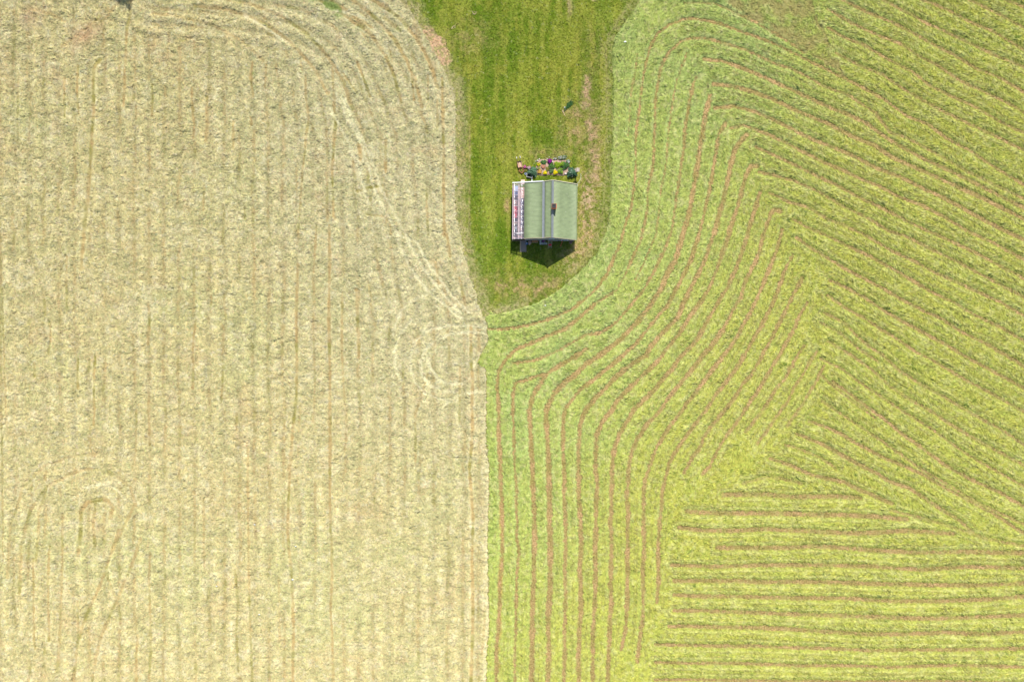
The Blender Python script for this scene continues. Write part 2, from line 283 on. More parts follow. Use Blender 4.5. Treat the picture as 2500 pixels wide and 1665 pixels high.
HAY = [
 (1, 3.2, "L 640,380 600,440 595,550 600,720 585,900 575,1080 560,1280 545,1400 535,1560 M 530,150 520,280"),
 (.8, 2.2, "L 500,420 495,520 495,620 505,730"), (.7, 2.2, "L 415,500 415,600 415,750"),
 (.9, 2.6, "L 835,-10 830,100 810,200 805,330 800,450 795,560 790,680"),
 (.7, 2, "L 1225,560 1225,650 1240,800 1235,880"), (.9, 2.4, "L 1320,620 1320,700 1325,800 1315,900"),
 (.9, 2.4, "L 1610,400 1600,500 1615,620"), (.7, 2, "L 1600,750 1605,800"), (.6, 2, "L 1700,420 1690,560"),
 (.6, 2, "L 1950,480 1950,620 1970,740 1930,1100 1910,1400"), (.7, 2.4, "L 2130,650 2140,800 2120,1100 2130,1380"),
 (.8, 3, "L 2300,920 2300,1020"), (.9, 3, "L 2070,20 2150,60 2250,140 2350,200"), (.6, 2, "L 1490,780 1490,950"),
 (.6, 2, "L 1300,1180 1300,1340"), (.6, 2, "L 870,680 870,760"), (.6, 2.2, "L 970,540 975,640 970,740"), (.5, 2, "L 1560,1300 1565,1400"),
 (.4, 2, "L 120,500 115,900"), (.4, 2, "L 200,600 185,900"), (.4, 2, "L 990,200 985,330"), (.4, 2, "L 1080,220 1070,350"),
 (.6, 2, "M 315,600 330,700 310,820"), (.6, 2.6, "M 225,880 222,960"), (.8, 2.4, "M 500,850 495,960 500,1040"), (.8, 2.2, "M 610,830 600,1100 605,1180 600,1270"),
 (.7, 2.2, "M 950,500 955,620 945,760"), (.7, 2.2, "M 950,1050 950,1200 955,1400"), (.6, 2, "M 870,1180 870,1440"), (.8, 2.2, "M 1250,600 1230,780 1235,960 1230,1040"),
 (.6, 2, "M 1430,440 1440,600"), (.6, 2, "M 1425,900 1420,1000 1410,1150"), (.6, 2, "M 1350,450 1345,560"), (.6, 2, "M 1510,1200 1510,1310"),
 (.9, 2.6, "M 1900,250 1890,600 1895,900 1890,1100 1870,1300 1860,1450 1840,1560 N 1860,120 1850,250 1840,450 1835,600 1845,720 1860,850 1870,1050 1875,1250 1870,1400 1870,1570"),
 (.6, 2.2, "M 2020,0 2010,150 2000,300"), (.5, 2, "M 2000,700 2010,1000 2000,1250"),
 (.9, 2.4, "M 2100,0 2105,250 2095,600 2105,900 2105,1100 2110,1350 N 2110,0 2105,200 2105,450 2115,700 2120,900 2110,1100 2120,1300 2130,1570"),
 (.8, 2.4, "M 2290,420 2280,560 2290,700 2290,850"), (.5, 2, "M 430,200 430,560"), (.5, 2, "M 10,280 15,420"), (.5, 2, "M 10,1100 12,1260"),
 (.6, 2.2, "N 960,740 950,900 955,1000 965,1350 950,1570"), (.7, 2.4, "N 880,1270 870,1400 870,1570"), (.6, 2, "N 1240,350 1245,500 1240,800"),
 (.6, 2, "N 1580,50 1585,450 1590,900 1600,1250 1610,1570"), (.6, 2, "N 1500,850 1520,1050 1510,1250 1520,1500"),
 (.7, 2, "N 215,780 220,1250 225,1350"), (.7, 2.2, "N 320,700 310,950 315,1300"), (.9, 3.8, "N 500,760 520,600 520,480 560,420 640,400 690,410 720,450 710,520"),
 (.6, 2.2, "N 300,330 250,480 250,650 230,800"), (.5, 2.2, "N 680,800 690,900 760,1080 770,1200"), (.4, 2.2, "N 450,290 560,240 680,230 750,260"), (.5, 2, "N 500,1050 500,1250 480,1450"),
 (.5, 2, "N 2010,300 2015,800"), (.5, 2, "N 1300,400 1305,850"), (.5, 2, "N 1040,1350 1045,1570"), (.4, 2, "N 1780,900 1785,1300"),
 (.9, 2.6, "H 915,640 915,850 925,1000 920,1150 925,1300 905,1560 C 20,0 10,400 20,900 0,1570"),
 (.5, 2, "H 1000,1000 1000,1560"), (.5, 2, "C 130,0 145,600 130,1000 105,1300"),
 (.7, 2.2, "H 10,0 10,500 15,850 10,1200 15,1560"), (.6, 2, "H 95,430 90,800 110,1150"), (.9, 2.4, "H 185,410 190,600 200,850"), (.6, 2.4, "H 690,240 710,370"),
 (.6, 2.4, "H 840,330 870,470 885,560"), (.5, 2, "H 640,950 560,1200 560,1560"), (.5, 2, "H 370,420 375,470"), (.5, 2, "H 400,0 400,60"), (.5, 2, "H 845,900 840,1250"),
 (.8, 2.8, "G 730,500 735,750 740,950 740,1200 745,1500 H 760,60 780,200"), (.8, 2, "G 520,400 540,500 550,640"), (.6, 2, "G 640,480 640,640"),
 (.7, 2.2, "G 190,400 230,500 270,620"), (.6, 2, "G 30,430 40,600 50,760"), (.8, 2.6, "G 370,900 370,1100"), (.8, 2.4, "G 195,920 210,1020"), (.8, 3, "G 190,1220 250,1200 350,1185"),
 (.6, 2, "G 400,330 410,400"), (.6, 2, "G 100,470 190,600"), (.8, 3.4, "G 360,120 430,170 460,200"), (.6, 2.2, "G 100,80 200,120 280,180"), (.5, 2, "G 700,640 700,820"), (.5, 2, "G 630,1200 640,1500"),
 (.6, 2.4, "G 250,1370 350,1380"), (.5, 2, "G 30,1200 45,1400"),
]
HAY += [(min(1, a * 1.15), b * 1.3, c) for a, b, c in (
 (.5, 2.2, "N 130,1000 140,700 190,480 300,320 420,260"), (.45, 2, "N 420,250 560,205 700,225 830,320 870,440"), (.4, 2, "N 50,900 70,560 150,330 280,190 450,130 620,110"),
 (.5, 2.2, "N 860,430 800,560 740,680 690,800"), (.55, 2.2, "N 760,600 700,780 640,950 560,1120 500,1300 470,1560"), (.5, 2.2, "N 900,650 830,850 730,1080 640,1290 590,1560"), (.45, 2, "N 400,500 400,760 390,1100 370,1500"),
 (.5, 2.2, "N 610,420 600,560 610,700"), (.5, 2.4, "L 1240,40 1420,60 1600,110 1760,200 1900,320 2010,450 2090,600"), (.5, 2.4, "L 1400,-10 1600,30 1800,110 1960,220 2090,360 2190,520 2250,700"),
 (.45, 2.2, "L 980,90 1150,110 1350,160 1540,260 1680,390"), (.6, 2.4, "G -10,-20 100,60 200,140 290,240 370,360 430,500 470,660"), (.6, 2.6, "G 130,-20 240,60 340,150 430,260 500,380 560,520 600,680"),
 (.6, 2.6, "G 250,-20 370,50 480,140 560,240 620,340 670,450 700,560"), (.45, 2.2, "L 520,260 600,180 690,100 760,20"), (.45, 2.2, "L 400,300 470,240 600,150 690,60"), (.4, 2.2, "L 200,60 320,90 420,140"))]
TRACK = ["G 55,600 120,730 200,880 260,1050 300,1220 370,1350 450,1500 H 500,80 600,260 720,420 850,560",
         "G 85,610 155,750 240,930 300,1080 345,1220 420,1350 510,1520 H 560,100 650,260 780,430 900,560",
         "H 1010,655 900,640 750,640 640,670 560,740 530,830 530,920 560,1000 620,1070 720,1110 830,1110",
         "H 1000,690 880,680 760,700 680,740 620,800 590,870 600,950 650,1020 740,1060 830,1060",
         "H 870,1010 760,1010 700,970 650,900 640,850", "H 1020,780 960,850 930,900",
         "H 430,60 520,260 640,420 760,520 860,600", "L 1560,100 1680,170 1840,280", "L 2100,60 2230,90 2350,130", "H 430,640 470,540 560,470 640,440", "H 470,1000 430,900 430,780 470,680 540,600", "N 540,330 640,300 740,330 800,400", "H 1000,1060 860,1070 740,1150", "G 20,700 120,880 200,1080 260,1300"]
LAWN_LEFT = PL("G 480,-60 505,0 545,80 640,250 700,350 740,420 785,500 820,600 822,750 815,900 820,1000 830,1150 820,1250 832,1400 H 850,50 862,120 880,200 910,330 950,430 980,530 1000,575")
LAWN_RIGHT = PL("H 1150,550 1300,505 1400,460 1500,390 1600,300 1690,200 E 20,1070 70,950 110,830 140,680 150,550 160,300 160,0 D 165,1400 180,1200 170,1000 180,800 170,600 170,450 200,350 290,220 370,100 450,-10 520,-80")
FIELD_SPLIT = PL("H 1000,575 1020,640 1020,690 1022,750 985,810 955,875 1010,925 1014,1200 1015,1560 B 140,0 150,300 178,560 170,900 160,1200 165,1500 C 165,300 165,700 178,1000 150,1300 145,1570")

# ------------------------------------------------------------------ survey grid
STEP = 1.72
gx = np.arange(-300, 2800, STEP, dtype=np.float32); gy = np.arange(-230, 1900, STEP, dtype=np.float32)
NX, NY = len(gx), len(gy)
GX, GY = np.meshgrid(gx, gy)

def extend(p):
    p = list(p)
    for end in (0, -1):
        x, y = p[end]
        if x < 8 or x > 2492 or y < 8 or y > 1662:
            q = p[1] if end == 0 else p[-2]
            d = np.array([x - q[0], y - q[1]]); d = d / (np.linalg.norm(d) + 1e-6) * 330
            e = (x + d[0], y + d[1])
            p = [e] + p if end == 0 else p + [e]
    return p

def trace(lines, reach):
    """distance, side, direction, strength, half width of the nearest line for every grid point"""
    D = np.full((NY, NX), 999., np.float32); SG = np.ones_like(D); TX = np.zeros_like(D); TY = -np.ones_like(D)
    ST = np.zeros_like(D); HW = np.full_like(D, 3.)
    for st, hw, pts in lines:
        for (x0, y0), (x1, y1) in zip(pts[:-1], pts[1:]):
            L = math.hypot(x1 - x0, y1 - y0)
            if L < .5: continue
            i0 = max(0, int((min(x0, x1) - reach - gx[0]) / STEP)); i1 = min(NX, int((max(x0, x1) + reach - gx[0]) / STEP) + 1)
            j0 = max(0, int((min(y0, y1) - reach - gy[0]) / STEP)); j1 = min(NY, int((max(y0, y1) + reach - gy[0]) / STEP) + 1)
            if i1 <= i0 or j1 <= j0: continue
            X = GX[j0:j1, i0:i1]; Y = GY[j0:j1, i0:i1]
            tx, ty = (x1 - x0) / L, (y1 - y0) / L
            t = np.clip((X - x0) * tx + (Y - y0) * ty, 0, L)
            dx = X - x0 - t * tx; dy = Y - y0 - t * ty; d = np.sqrt(dx * dx + dy * dy)
            m = d < D[j0:j1, i0:i1]
            for A_, v in ((D, d), (SG, np.sign(tx * dy - ty * dx)), (TX, tx), (TY, ty), (ST, st), (HW, hw)):
                sub = A_[j0:j1, i0:i1]; sub[m] = v[m] if isinstance(v, np.ndarray) else v
    return D, SG, TX, TY, ST, HW

def inside(poly, X, Y):
    r = np.zeros(X.shape, bool); n = len(poly)
    for i in range(n):
        x0, y0 = poly[i]; x1, y1 = poly[(i + 1) % n]
        if y0 == y1: continue
        c = ((Y < y0) != (Y < y1)) & (X < (x1 - x0) * (Y - y0) / (y1 - y0) + x0)
        r ^= c
    return r

# edges wander a little
JX = GX + (vn(GX, GY, 9, 101) - .5) * 9 + (vn(GX, GY, 30, 102) - .5) * 6
JY = GY + (vn(GX, GY, 9, 103) - .5) * 9
lawn_poly = [(LAWN_LEFT[0][0] - 70, -240)] + LAWN_LEFT + LAWN_RIGHT + [(LAWN_RIGHT[-1][0] + 60, -240)]
KX = GX + (fbm(GX, GY, 9, 104, 3) - .5) * 13
in_lawn = np.where(GX < 1300, inside(lawn_poly, JX, JY), inside(lawn_poly, KX, GY))
hay_poly = [(-400, -300), (lawn_poly[0][0], -300)] + lawn_poly[:1] + LAWN_LEFT + FIELD_SPLIT[1:] + [(FIELD_SPLIT[-1][0], 2100), (-400, 2100)]
in_hay = inside(hay_poly, GX + (vn(GX, GY, 7, 105) - .5) * 4, GY) & ~in_lawn
in_mown = ~in_hay & ~in_lawn
lawn_edge = trace([(1, 1, lawn_poly)], 64)[0]
split_edge = trace([(1, 1, extend(FIELD_SPLIT))], 40)[0]

# ------------------------------------------------------------------ mown grass, right field
D, SG, TX, TY, ST, HW = trace([(a, b, extend(PL(c))) for a, b, c in MOWN], 75)
wob = (fbm(GX, GY, 22, 31, 3) - .5)
rough_ = 1 - .45 * ((TX > .55) & (GX > 1590))
Dj = np.maximum(D + rough_ * (wob * 4.6 + (vn(GX, GY, 4, 37) - .5) * 3.6 + (vn(GX, GY, 2.2, 38) - .5) * 2.6), 0)
gap = fbm(GX, GY, 60, 41, 2)
fan = np.where((GX > 1590) & (np.abs(TX) > .55) & (TX > 0), 1., 0.) * ss(1620, 1760, GX)
HW = HW * 1.08 * (1 + .22 * fan); ST = ST * (1 - .14 * fan)
bare = (1 - ss(HW * .55, HW * 1.45, Dj)) * np.minimum(ST * 1.15, 1) * (.76 + .24 * ss(.34, .52, gap)) * (.8 + .2 * ss(.3, .6, vn(GX, GY, 3.4, 39))) * (1 - .16 * fan * ss(.4, .6, fbm(GX, GY, 9, 44, 2)))
diag = ss(1560, 2050, GX + .55 * (GY - 500)) * 1.0          # yellower, drier towards the right
ang_row = np.arctan2(TY, TX)
across = np.abs(TX)                                            # 1 = row runs left-right
# the churned, half-bare wedge at the upper right
wedge = inside(PL("D 1150,-60 1300,60 1450,150 1700,300 1950,470 2352,700 I 1330,640 1550,800 1700,900 1480,760 1250,560 1130,330 1050,150 980,-40"), JX * 1.0, JY)
wedge_f = np.where(wedge, 1.0, 0.0) * ss(.25, .6, fbm(GX, GY, 26, 43, 3)) * (1 - ss(150, 520, GY)*.75)
ruff = np.abs(vn(GX, GY, 9, 51) - .5) * 2; ruff2 = vn(GX + TX * 5, GY, 5, 52)
hM = .05 + .12 * ss(HW * .5, HW * 3.4, Dj) * (.65 + .6 * fbm(GX, GY, 13, 53, 3)) + .05 * (1 - ruff) * ss(6, 12, Dj) + .05 * (ruff2 - .5)
hM -= bare * .09
hM -= wedge_f * .10
big = ss(.70, .9, vn(GX, GY, 11, 58)) * ss(.45, .7, vn(GX, GY, 70, 59)); hM += big * .16 * ss(8, 12, Dj)
def crescents(per, wav, seed, lo, hi, curve):
    v = (GY + curve + wav * 2 * (fbm(GX, GY, 26, seed, 2) - .5) + 400) / per
    return (v % 1) * ss(lo, hi, vn(GX, GY, 15, seed + 3))
hM += .15 * crescents(15, 40, 301, .56, .72, 0) * ss(7, 11, Dj) * np.where(wedge, 0, 1)
hM *= ss(0, 5, np.where(in_mown, lawn_edge, 0))
n1 = fbm(GX, GY, 90, 61, 3); n2 = fbm(GX, GY, 14, 62, 3); n3 = fbm(GX, GY, 260, 63, 2)
lat = SG * Dj
cM = np.zeros((NY, NX, 3), np.float32) + np.array([.37, .455, .12], np.float32)
cM = mix(cM, (.47, .46, .10), diag * (.5 + .5 * n1))
cM = mix(cM, (.31, .43, .16), ss(.45, .75, n1) * .35 * (1 - .6 * diag))
cM = mix(cM, (.24, .33, .08), ss(.52, .8, n2) * (.5 - .25 * diag))
cM = mix(cM, (.55, .55, .27), ss(.5, .8, fbm(GX, GY, 8, 64, 2)) * .45)
pale = np.exp(-((Dj - HW - 3.5) / 2.8) ** 2) * np.where(lat < 0, 1, .35) * (1 - .55 * diag)
cM = mix(cM, (.46, .58, .22), pale * .55 * (.5 + .5 * vn(GX, GY, 25, 65)))
band = np.exp(-((Dj - 13 - 3 * (vn(GX, GY, 40, 66) - .5)) / 2.6) ** 2) * (.15 + .85 * across) * (.25 + .75 * diag)
cM = mix(cM, (.60, .60, .27), band * .6 * (.4 + .6 * vn(GX, GY, 12, 67)))
stain = np.exp(-((Dj - 8) / 3.) ** 2) * (.3 + .7 * across) * (.2 + .8 * diag)
cM = mix(cM, (.27, .30, .06), stain * .45 * vn(GX, GY, 18, 68))
cM = mix(cM, (.10, .18, .03), ss(.82, .95, vn(GX + 6 * (n2 - .5), GY * 1.4, 7, 69)) * ss(.35, .6, vn(GX, GY, 50, 70)) * ss(6, 10, Dj) * .75)
cM = cM * (np.array([1.11, 1.09, 1.0], np.float32) + (1 - diag)[..., None] * np.array([.09, .03, .16], np.float32))
sec = np.exp(-((Dj - 16.5 - 2 * (vn(GX, GY, 50, 107) - .5)) / 1.5) ** 2) * (.25 + .5 * np.maximum(diag, fan)) * ss(.3, .55, vn(GX, GY, 30, 108))
cM = mix(cM, (.33, .31, .10), sec)
cM = mix(cM, (.41, .31, .14), np.clip(bare * 1.2, 0, 1))
cM = mix(cM, (.24, .25, .06), np.clip(bare, 0, 1) * ss(.5, .75, fbm(GX, GY, 4, 48, 2)) * .6)
cM = mix(cM, (.40, .33, .13), wedge_f * .75)
cM = mix(cM, (.55, .36, .12), np.exp(-((GX - 1222) / 7) ** 2) * ss(1180, 1300, GY) * (Dj < 9) * .7 * ss(.3, .7, n2))
edge_dk = .6 * ss(.3, .6, vn(GX, GY, 20, 109)) * (1 - ss(2, 6, lawn_edge)) * in_mown * ss(1380, 1420, GX)
cM = mix(cM, (.12, .17, .035), edge_dk * .8)

# ------------------------------------------------------------------ hay, left field
Dh, SGh, TXh, TYh, STh, HWh = trace([(a, b, extend(PL(c))) for a, b, c in HAY], 45)
Dt = trace([(1, 1, extend(PL(c))) for c in TRACK], 20)[0]
Dhj = np.maximum(Dh + (fbm(GX, GY, 12, 71, 3) - .5) * 4.4, 0)
HWh = HWh * 1.65
line = (1 - ss(HWh * .4, HWh * 1.3, Dhj)) * np.minimum(STh * 1.35, 1) * (.65 + .35 * ss(.3, .55, vn(GX, GY, 16, 72)))
# faint rows between the surveyed ones, one swath apart
rowx = GX + 150 * (np.clip(380 - GY, 0, 380) / 380) ** 1.5 * ss(520, 940, GX) + 10 * (fbm(GX * .3, GY, 170, 73, 2) - .5) + 5 * (vn(GX, GY, 38, 74) - .5)
QD = trace([(1, 1, [(1170, 800), (1150, 700), (1122, 560), (1112, 430), (1104, 300), (1060, 180), (1010, 80), (950, 0), (880, -60), (780, -110), (600, -140), (420, -150)])], 420)[0]
near = (QD < 250 + 40 * (fbm(GX, GY, 60, 99, 2) - .5)) & (GY < 800)
rowx = np.where(near, QD + 8 + 8 * (fbm(GX, GY, 60, 100, 2) - .5), rowx)
ph = np.abs(((rowx / 36.5) % 1) - .5) * 36.5
faint = (1 - ss(1.2, 6.0, np.abs(18.2 - ph) + (fbm(GX, GY, 8, 89, 2) - .5) * 4)) * ss(.38, .58, fbm(GX * 1.6, GY * .5, 46, 75, 2)) * .9 * (.4 + .6 * ss(.35, .6, vn(GX, GY, 9, 86)))
faint *= ss(6, 14, Dh)
trk = (1 - ss(1.0, 5.0, Dt + (fbm(GX, GY, 8, 90, 2) - .5) * 5)) * (.6 + .4 * vn(GX, GY, 22, 98))
swirl = fbm(GX, GY, 13, 76, 2); swirl2 = fbm(GX + 400, GY, 13, 77, 2)
pil = np.minimum(np.abs(fbm(GX + 9 * (swirl - .5), GY * 1.35, 21, 78, 2) - .5) * 9, 1)
crs = (1 - pil) * ss(.35, .6, vn(GX, GY, 13, 87))
hH = .13 - .05 * crs + .15 * (fbm(GX, GY * 1.2, 15, 88, 2) - .45) + .05 * (vn(GX, GY, 4.5, 79) - .5)
hol = ss(.66, .86, vn(GX * .8, GY * 1.25, 9, 80)); hH -= hol * .12
hH += .10 * np.cos(ph / 18.2 * math.pi)
rowid = np.floor(rowx / 36.5)
hH += .17 * crescents(19, 34, 311, .56, .8, 9 * np.cos((18.2 - ph) / 18.2 * math.pi) + 57.3 * np.sin(rowid * 12.9))
hH -= line * .13 + faint * .06
hH = hH * (1 - trk * .75) + .05 * trk
edge_in = np.where(in_hay, np.minimum(lawn_edge, 30), 0)
hH = np.where(in_hay, np.maximum(hH, .012), -.2) * 1.0
hH = np.where(in_hay, hH * (.35 + .65 * ss(0, 8, lawn_edge)), hH)
m0 = 1 - .05 * ss(-100, 900, 1500 - GY) * 0
m1 = fbm(GX, GY, 150, 81, 3); m2 = fbm(GX, GY, 20, 82, 3); m3 = fbm(GX, GY, 7, 83, 2)
near_lawn = 1 - ss(250, 650, np.hypot((GX - 1130) * .9, (GY - 330) * .6))
cH = np.zeros((NY, NX, 3), np.float32) + np.array([.60, .53, .275], np.float32)
cH = mix(cH, (.585, .55, .34), near_lawn * .6)
cH = mix(cH, (.52, .53, .25), ss(.45, .75, m1) * .4 * (1 - near_lawn))
cH = mix(cH, (.64, .58, .36), ss(.5, .8, m2) * .7)
cH = mix(cH, (.46, .43, .22), ss(.5, .8, 1 - m2) * .6)
cH = mix(cH, (.56, .43, .23), ss(.6, .85, fbm(GX, GY, 46, 84, 3)) * .4)
cH = mix(cH, (.70, .66, .47), ss(.58, .85, m3) * .5)
cH = mix(cH, (.40, .40, .20), ss(.62, .9, 1 - m3) * .4)
gtan = np.clip(ss(.5, .8, vn(GX, GY, 34, 85)), 0, 1)
lc = mix(np.zeros_like(cH) + np.array([.47, .34, .15], np.float32), (.30, .27, .07), gtan)
a_ = np.clip(line * .86 + faint * .66, 0, .9)[..., None]; cH = cH * (1 - a_) + lc * a_
cH = mix(cH, (.80, .76, .52), trk * .62)
cH = mix(cH, (.68, .62, .38), (1 - ss(4, 13, split_edge)) * in_hay * ss(860, 1000, GY) * .75)
def spot(x, y, rx, ry, rot=0):
    c, s_ = math.cos(rot), math.sin(rot); dx = JX - x; dy = JY - y
    return np.exp(-(((dx * c + dy * s_) / rx) ** 2 + ((-dx * s_ + dy * c) / ry) ** 2))
cH = cH * np.array([.98, .985, .945], np.float32) * (1 + .085 * np.cos(ph / 18.2 * math.pi) * ss(.3, .6, vn(GX, GY, 60, 106)))[..., None]
sp = spot(210, 85, 45, 22, -.6) + spot(75, 40, 25, 30) * .7
cH = mix(cH, (.58, .36, .22), np.clip(sp, 0, 1) * .5)
grn = spot(800, 15, 60, 14, .4) + spot(960, 65, 14, 12) + spot(620, 185, 6, 40) * .8 + spot(840, 40, 40, 12, .7)
cH = mix(cH, (.20, .28, .07), np.clip(grn, 0, 1) * ss(.45, .7, m2) * .9)
tan_strip = np.exp(-((GX - (1010 + (GY - 60) * .42)) / 10) ** 2) * (GY < 190) * in_hay
cH = mix(cH, (.42, .30, .13), tan_strip * .55 * ss(.35, .6, m2))

# ------------------------------------------------------------------ lawn
l1 = fbm(GX, GY * .55, 70, 91, 4); l2 = fbm(GX, GY, 12, 92, 3); l3 = fbm(GX, GY, 5, 93, 2); l4 = fbm(GX * 2.2, GY * .25, 30, 94, 3)
cL = np.zeros((NY, NX, 3), np.float32) + np.array([.215, .245, .045], np.float32)
cL = mix(cL, (.12, .19, .022), ss(.42, .62, l1) * .8)
cL = mix(cL, (.30, .28, .07), ss(.5, .7, fbm(GX, GY, 34, 97, 3)) * .55)
cL = mix(cL, (.34, .33, .085), ss(.5, .8, l2) * .55)
cL = mix(cL, (.12, .185, .025), ss(.48, .68, l4) * .7)
cL = mix(cL, (.31, .32, .085), ss(.5, .72, 1 - l4) * .6)
cL = mix(cL, (.40, .36, .12), ss(.6, .85, l3) * .4)
cL = mix(cL, (.10, .155, .02), ss(.6, .85, 1 - l3) * .45)
for tx_, ty_, a1, a2, rr_, amt in ((1247, 120, 7, 160, 0, .7), (1228, 300, 14, 60, .1, .4), (1225, 560, 14, 110, 0, .5), (1330, 90, 60, 50, 0, .2), (1150, 60, 60, 60, 0, .2)):
    cL = mix(cL, (.10, .18, .02), np.clip(spot(tx_, ty_, a1, a2, rr_), 0, 1) * amt * (.5 + .5 * l2))
cL = mix(cL, (.34, .37, .10), np.clip(spot(1190, 520, 14, 170) + spot(1275, 250, 10, 160) * .7 + spot(1480, 40, 50, 30), 0, 1) * .4)
cL = cL * np.array([1.05, 1.09, .68], np.float32)
dry = (spot(1300, 700, 90, 26) * .8 + spot(1400, 640, 46, 40) * .7 + spot(1436, 520, 24, 95) * .95 + spot(1400, 290, 22, 46, .2) * .6 + spot(1330, 380, 60, 18) * .45
       + spot(1410, 330, 50, 60) * .4 + spot(1145, 95, 60, 45) * .4 + spot(1128, 340, 12, 130) * .5 + spot(1210, 690, 40, 25) * .35 + spot(1240, 500, 7, 30) * .8 + spot(1446, 120, 30, 60) * .3 + spot(1425, 590, 22, 50) * .8 + spot(1340, 735, 60, 14) * .5 + spot(1455, 330, 14, 90) * .5)
dryf = np.clip(dry, 0, 1) * (.25 + .75 * ss(.42, .62, l2))
cL = mix(cL, (.46, .33, .16), np.clip(dryf * 1.25, 0, .95) * (.55 + .45 * ss(.35, .6, l3)))
path = trace([(1, 1, PL("G 1660,450 1655,530 1645,620 1660,720 1690,860 1705,1000 1715,1160"))], 30)
pw = (1 - ss(3, 17, path[0] + (l2 - .5) * 16)) * ss(.3, .55, fbm(GX, GY, 22, 95, 2)) * (.35 + .65 * ss(.38, .6, l3))
cL = mix(cL, (.54, .36, .22), pw * .85)
pt2 = (spot(1388, 15, 9, 24) + spot(1447, 0, 10, 3)) * ss(.35, .6, l2)
cL = mix(cL, (.50, .38, .22), np.clip(pt2, 0, 1) * .8)
msk = (spot(1432, 500, 24, 95) + .5 * spot(1405, 640, 30, 30)) * ss(.5, .7, l3); cL = mix(cL, (.62, .45, .28), np.clip(msk, 0, 1) * .8)
lb = np.where(GX < 1290, lawn_edge, 99)
cL = mix(cL, (.43, .38, .18), (1 - ss(3, 38, lb + (l2 - .5) * 30)) * (.4 + .6 * ss(.35, .65, l3)) * .9)
cL = mix(cL, (.46, .34, .17), np.exp(-((GX - 1146) / 2.6) ** 2) * (GY > 250) * (GY < 620) * .55 * ss(.35, .6, l2))
rb = np.where(GX >= 1380, lawn_edge, 99)
cL = mix(cL, (.24, .27, .06), (1 - ss(6, 22, rb)) * .6)
cL = mix(cL, (.10, .14, .02), (1 - ss(.8, 3.6, rb)) * .6 * ss(.3, .6, vn(GX, GY, 18, 110)))
cL = mix(cL, (.38, .36, .14), (1 - ss(10, 42, rb + (l2 - .5) * 24)) * ss(.4, .65, l3) * .6)
cL = mix(cL, (.42, .36, .15), np.exp(-((rb - 14) / 2.2) ** 2) * .4)
tri = inside(PL("G 590,150 640,170 700,235 745,250 760,320 790,400 755,430 700,370 650,300"), JX, JY)
tri_s = np.where(tri, 1., 0.) * (.25 + .75 * ss(.35, .6, l2 * .5 + l3 * .5))
cL = mix(cL, (.66, .44, .27), tri_s * .9); cH = mix(cH, (.64, .44, .27), tri_s * .9)
cL = mix(cL, (.42, .42, .20), ss(.74, .9, fbm(GX, GY, 4, 96, 2)) * .6)


def world_xy(X, Y): return (X - 1250) * S, (832.5 - Y) * S
def sheet(name, keep, z, C, mat):
    """the part of the survey grid where keep is true, as one mesh"""
    q = keep[:-1, :-1] & keep[1:, :-1] & keep[:-1, 1:] & keep[1:, 1:]
    jj, ii = np.nonzero(q); idx = np.arange(NX * NY).reshape(NY, NX)
    Q = np.stack([idx[jj, ii], idx[jj + 1, ii], idx[jj + 1, ii + 1], idx[jj, ii + 1]], 1)
    used, inv = np.unique(Q.ravel(), return_inverse=True)
    wx, wy = world_xy(GX.ravel()[used], GY.ravel()[used])
    V = np.stack([wx, wy, z.ravel()[used]], 1)
    me = npmesh(name, V, inv.reshape(Q.shape), C.reshape(-1, 3)[used])
    return link(name, me, None, mat)

def gi(x, y):
    return (np.clip(((y - gy[0]) / STEP + .5).astype(int), 0, NY - 1), np.clip(((x - gx[0]) / STEP + .5).astype(int), 0, NX - 1))

def tufts(x, y, z, ang, L, Wd, lift, C, bank=.5, curl=.5):
    """bent flat wisps of grass: three cross sections each"""
    n = len(x); r = np.random.default_rng(n)
    t = np.array([-.5, .05, .5]); hgt = np.array([0, 1, .25]); wd = np.array([.75, 1, .2])
    cu = r.normal(0, curl, n); V = np.zeros((n, 3, 2, 3), np.float32); bk = r.normal(0, bank, n)
    for k in range(3):
        a = ang + cu * t[k]
        cx = x + np.cos(ang) * L * t[k] - np.sin(ang) * L * cu * t[k] ** 2
        cy = y + np.sin(ang) * L * t[k] + np.cos(ang) * L * cu * t[k] ** 2
        for e, sg in enumerate((-1, 1)):
            V[:, k, e, 0] = cx - np.sin(a) * Wd * wd[k] * sg * .5
            V[:, k, e, 1] = cy + np.cos(a) * Wd * wd[k] * sg * .5
            V[:, k, e, 2] = z + lift * hgt[k] + sg * bk * Wd * .5
    base = (np.arange(n) * 6)[:, None]
    Q = np.concatenate([base + np.array([0, 1, 3, 2]), base + np.array([2, 3, 5, 4])], 0)
    CC = np.repeat(C, 6, 0)
    return V.reshape(-1, 3), Q, CC

def scatter(name, mask, n, ang_f, Lr, Wr, lr, z, C, mat, label, cat, jit=.22, bank=.5, dens=None, floor=.0, cjit=2.0):
    x = rng.uniform(gx[0] + 3, gx[-1] - 3, n); y = rng.uniform(gy[0] + 3, gy[-1] - 3, n)
    j, i = gi(x, y); k = mask[j, i]
    if dens is not None: k &= rng.random(n) < dens[j, i]
    x, y, j, i = x[k], y[k], j[k], i[k]; m = len(x)
    wx, wy = world_xy(x, y)
    cj, ci = gi(x + rng.normal(0, cjit, m), y + rng.normal(0, cjit, m))
    c = C[cj, ci] * (1 + rng.normal(0, jit, m))[:, None].clip(.35, 1.7)
    c = c * (1 + rng.normal(0, .05, (m, 3)))
    V, Q, CC = tufts(wx, wy, np.maximum(z[j, i], floor) + .01, ang_f(i, j, m), rng.uniform(*Lr, m), rng.uniform(*Wr, m), rng.uniform(*lr, m), np.clip(c, .01, .85), bank)
    return V, Q, CC

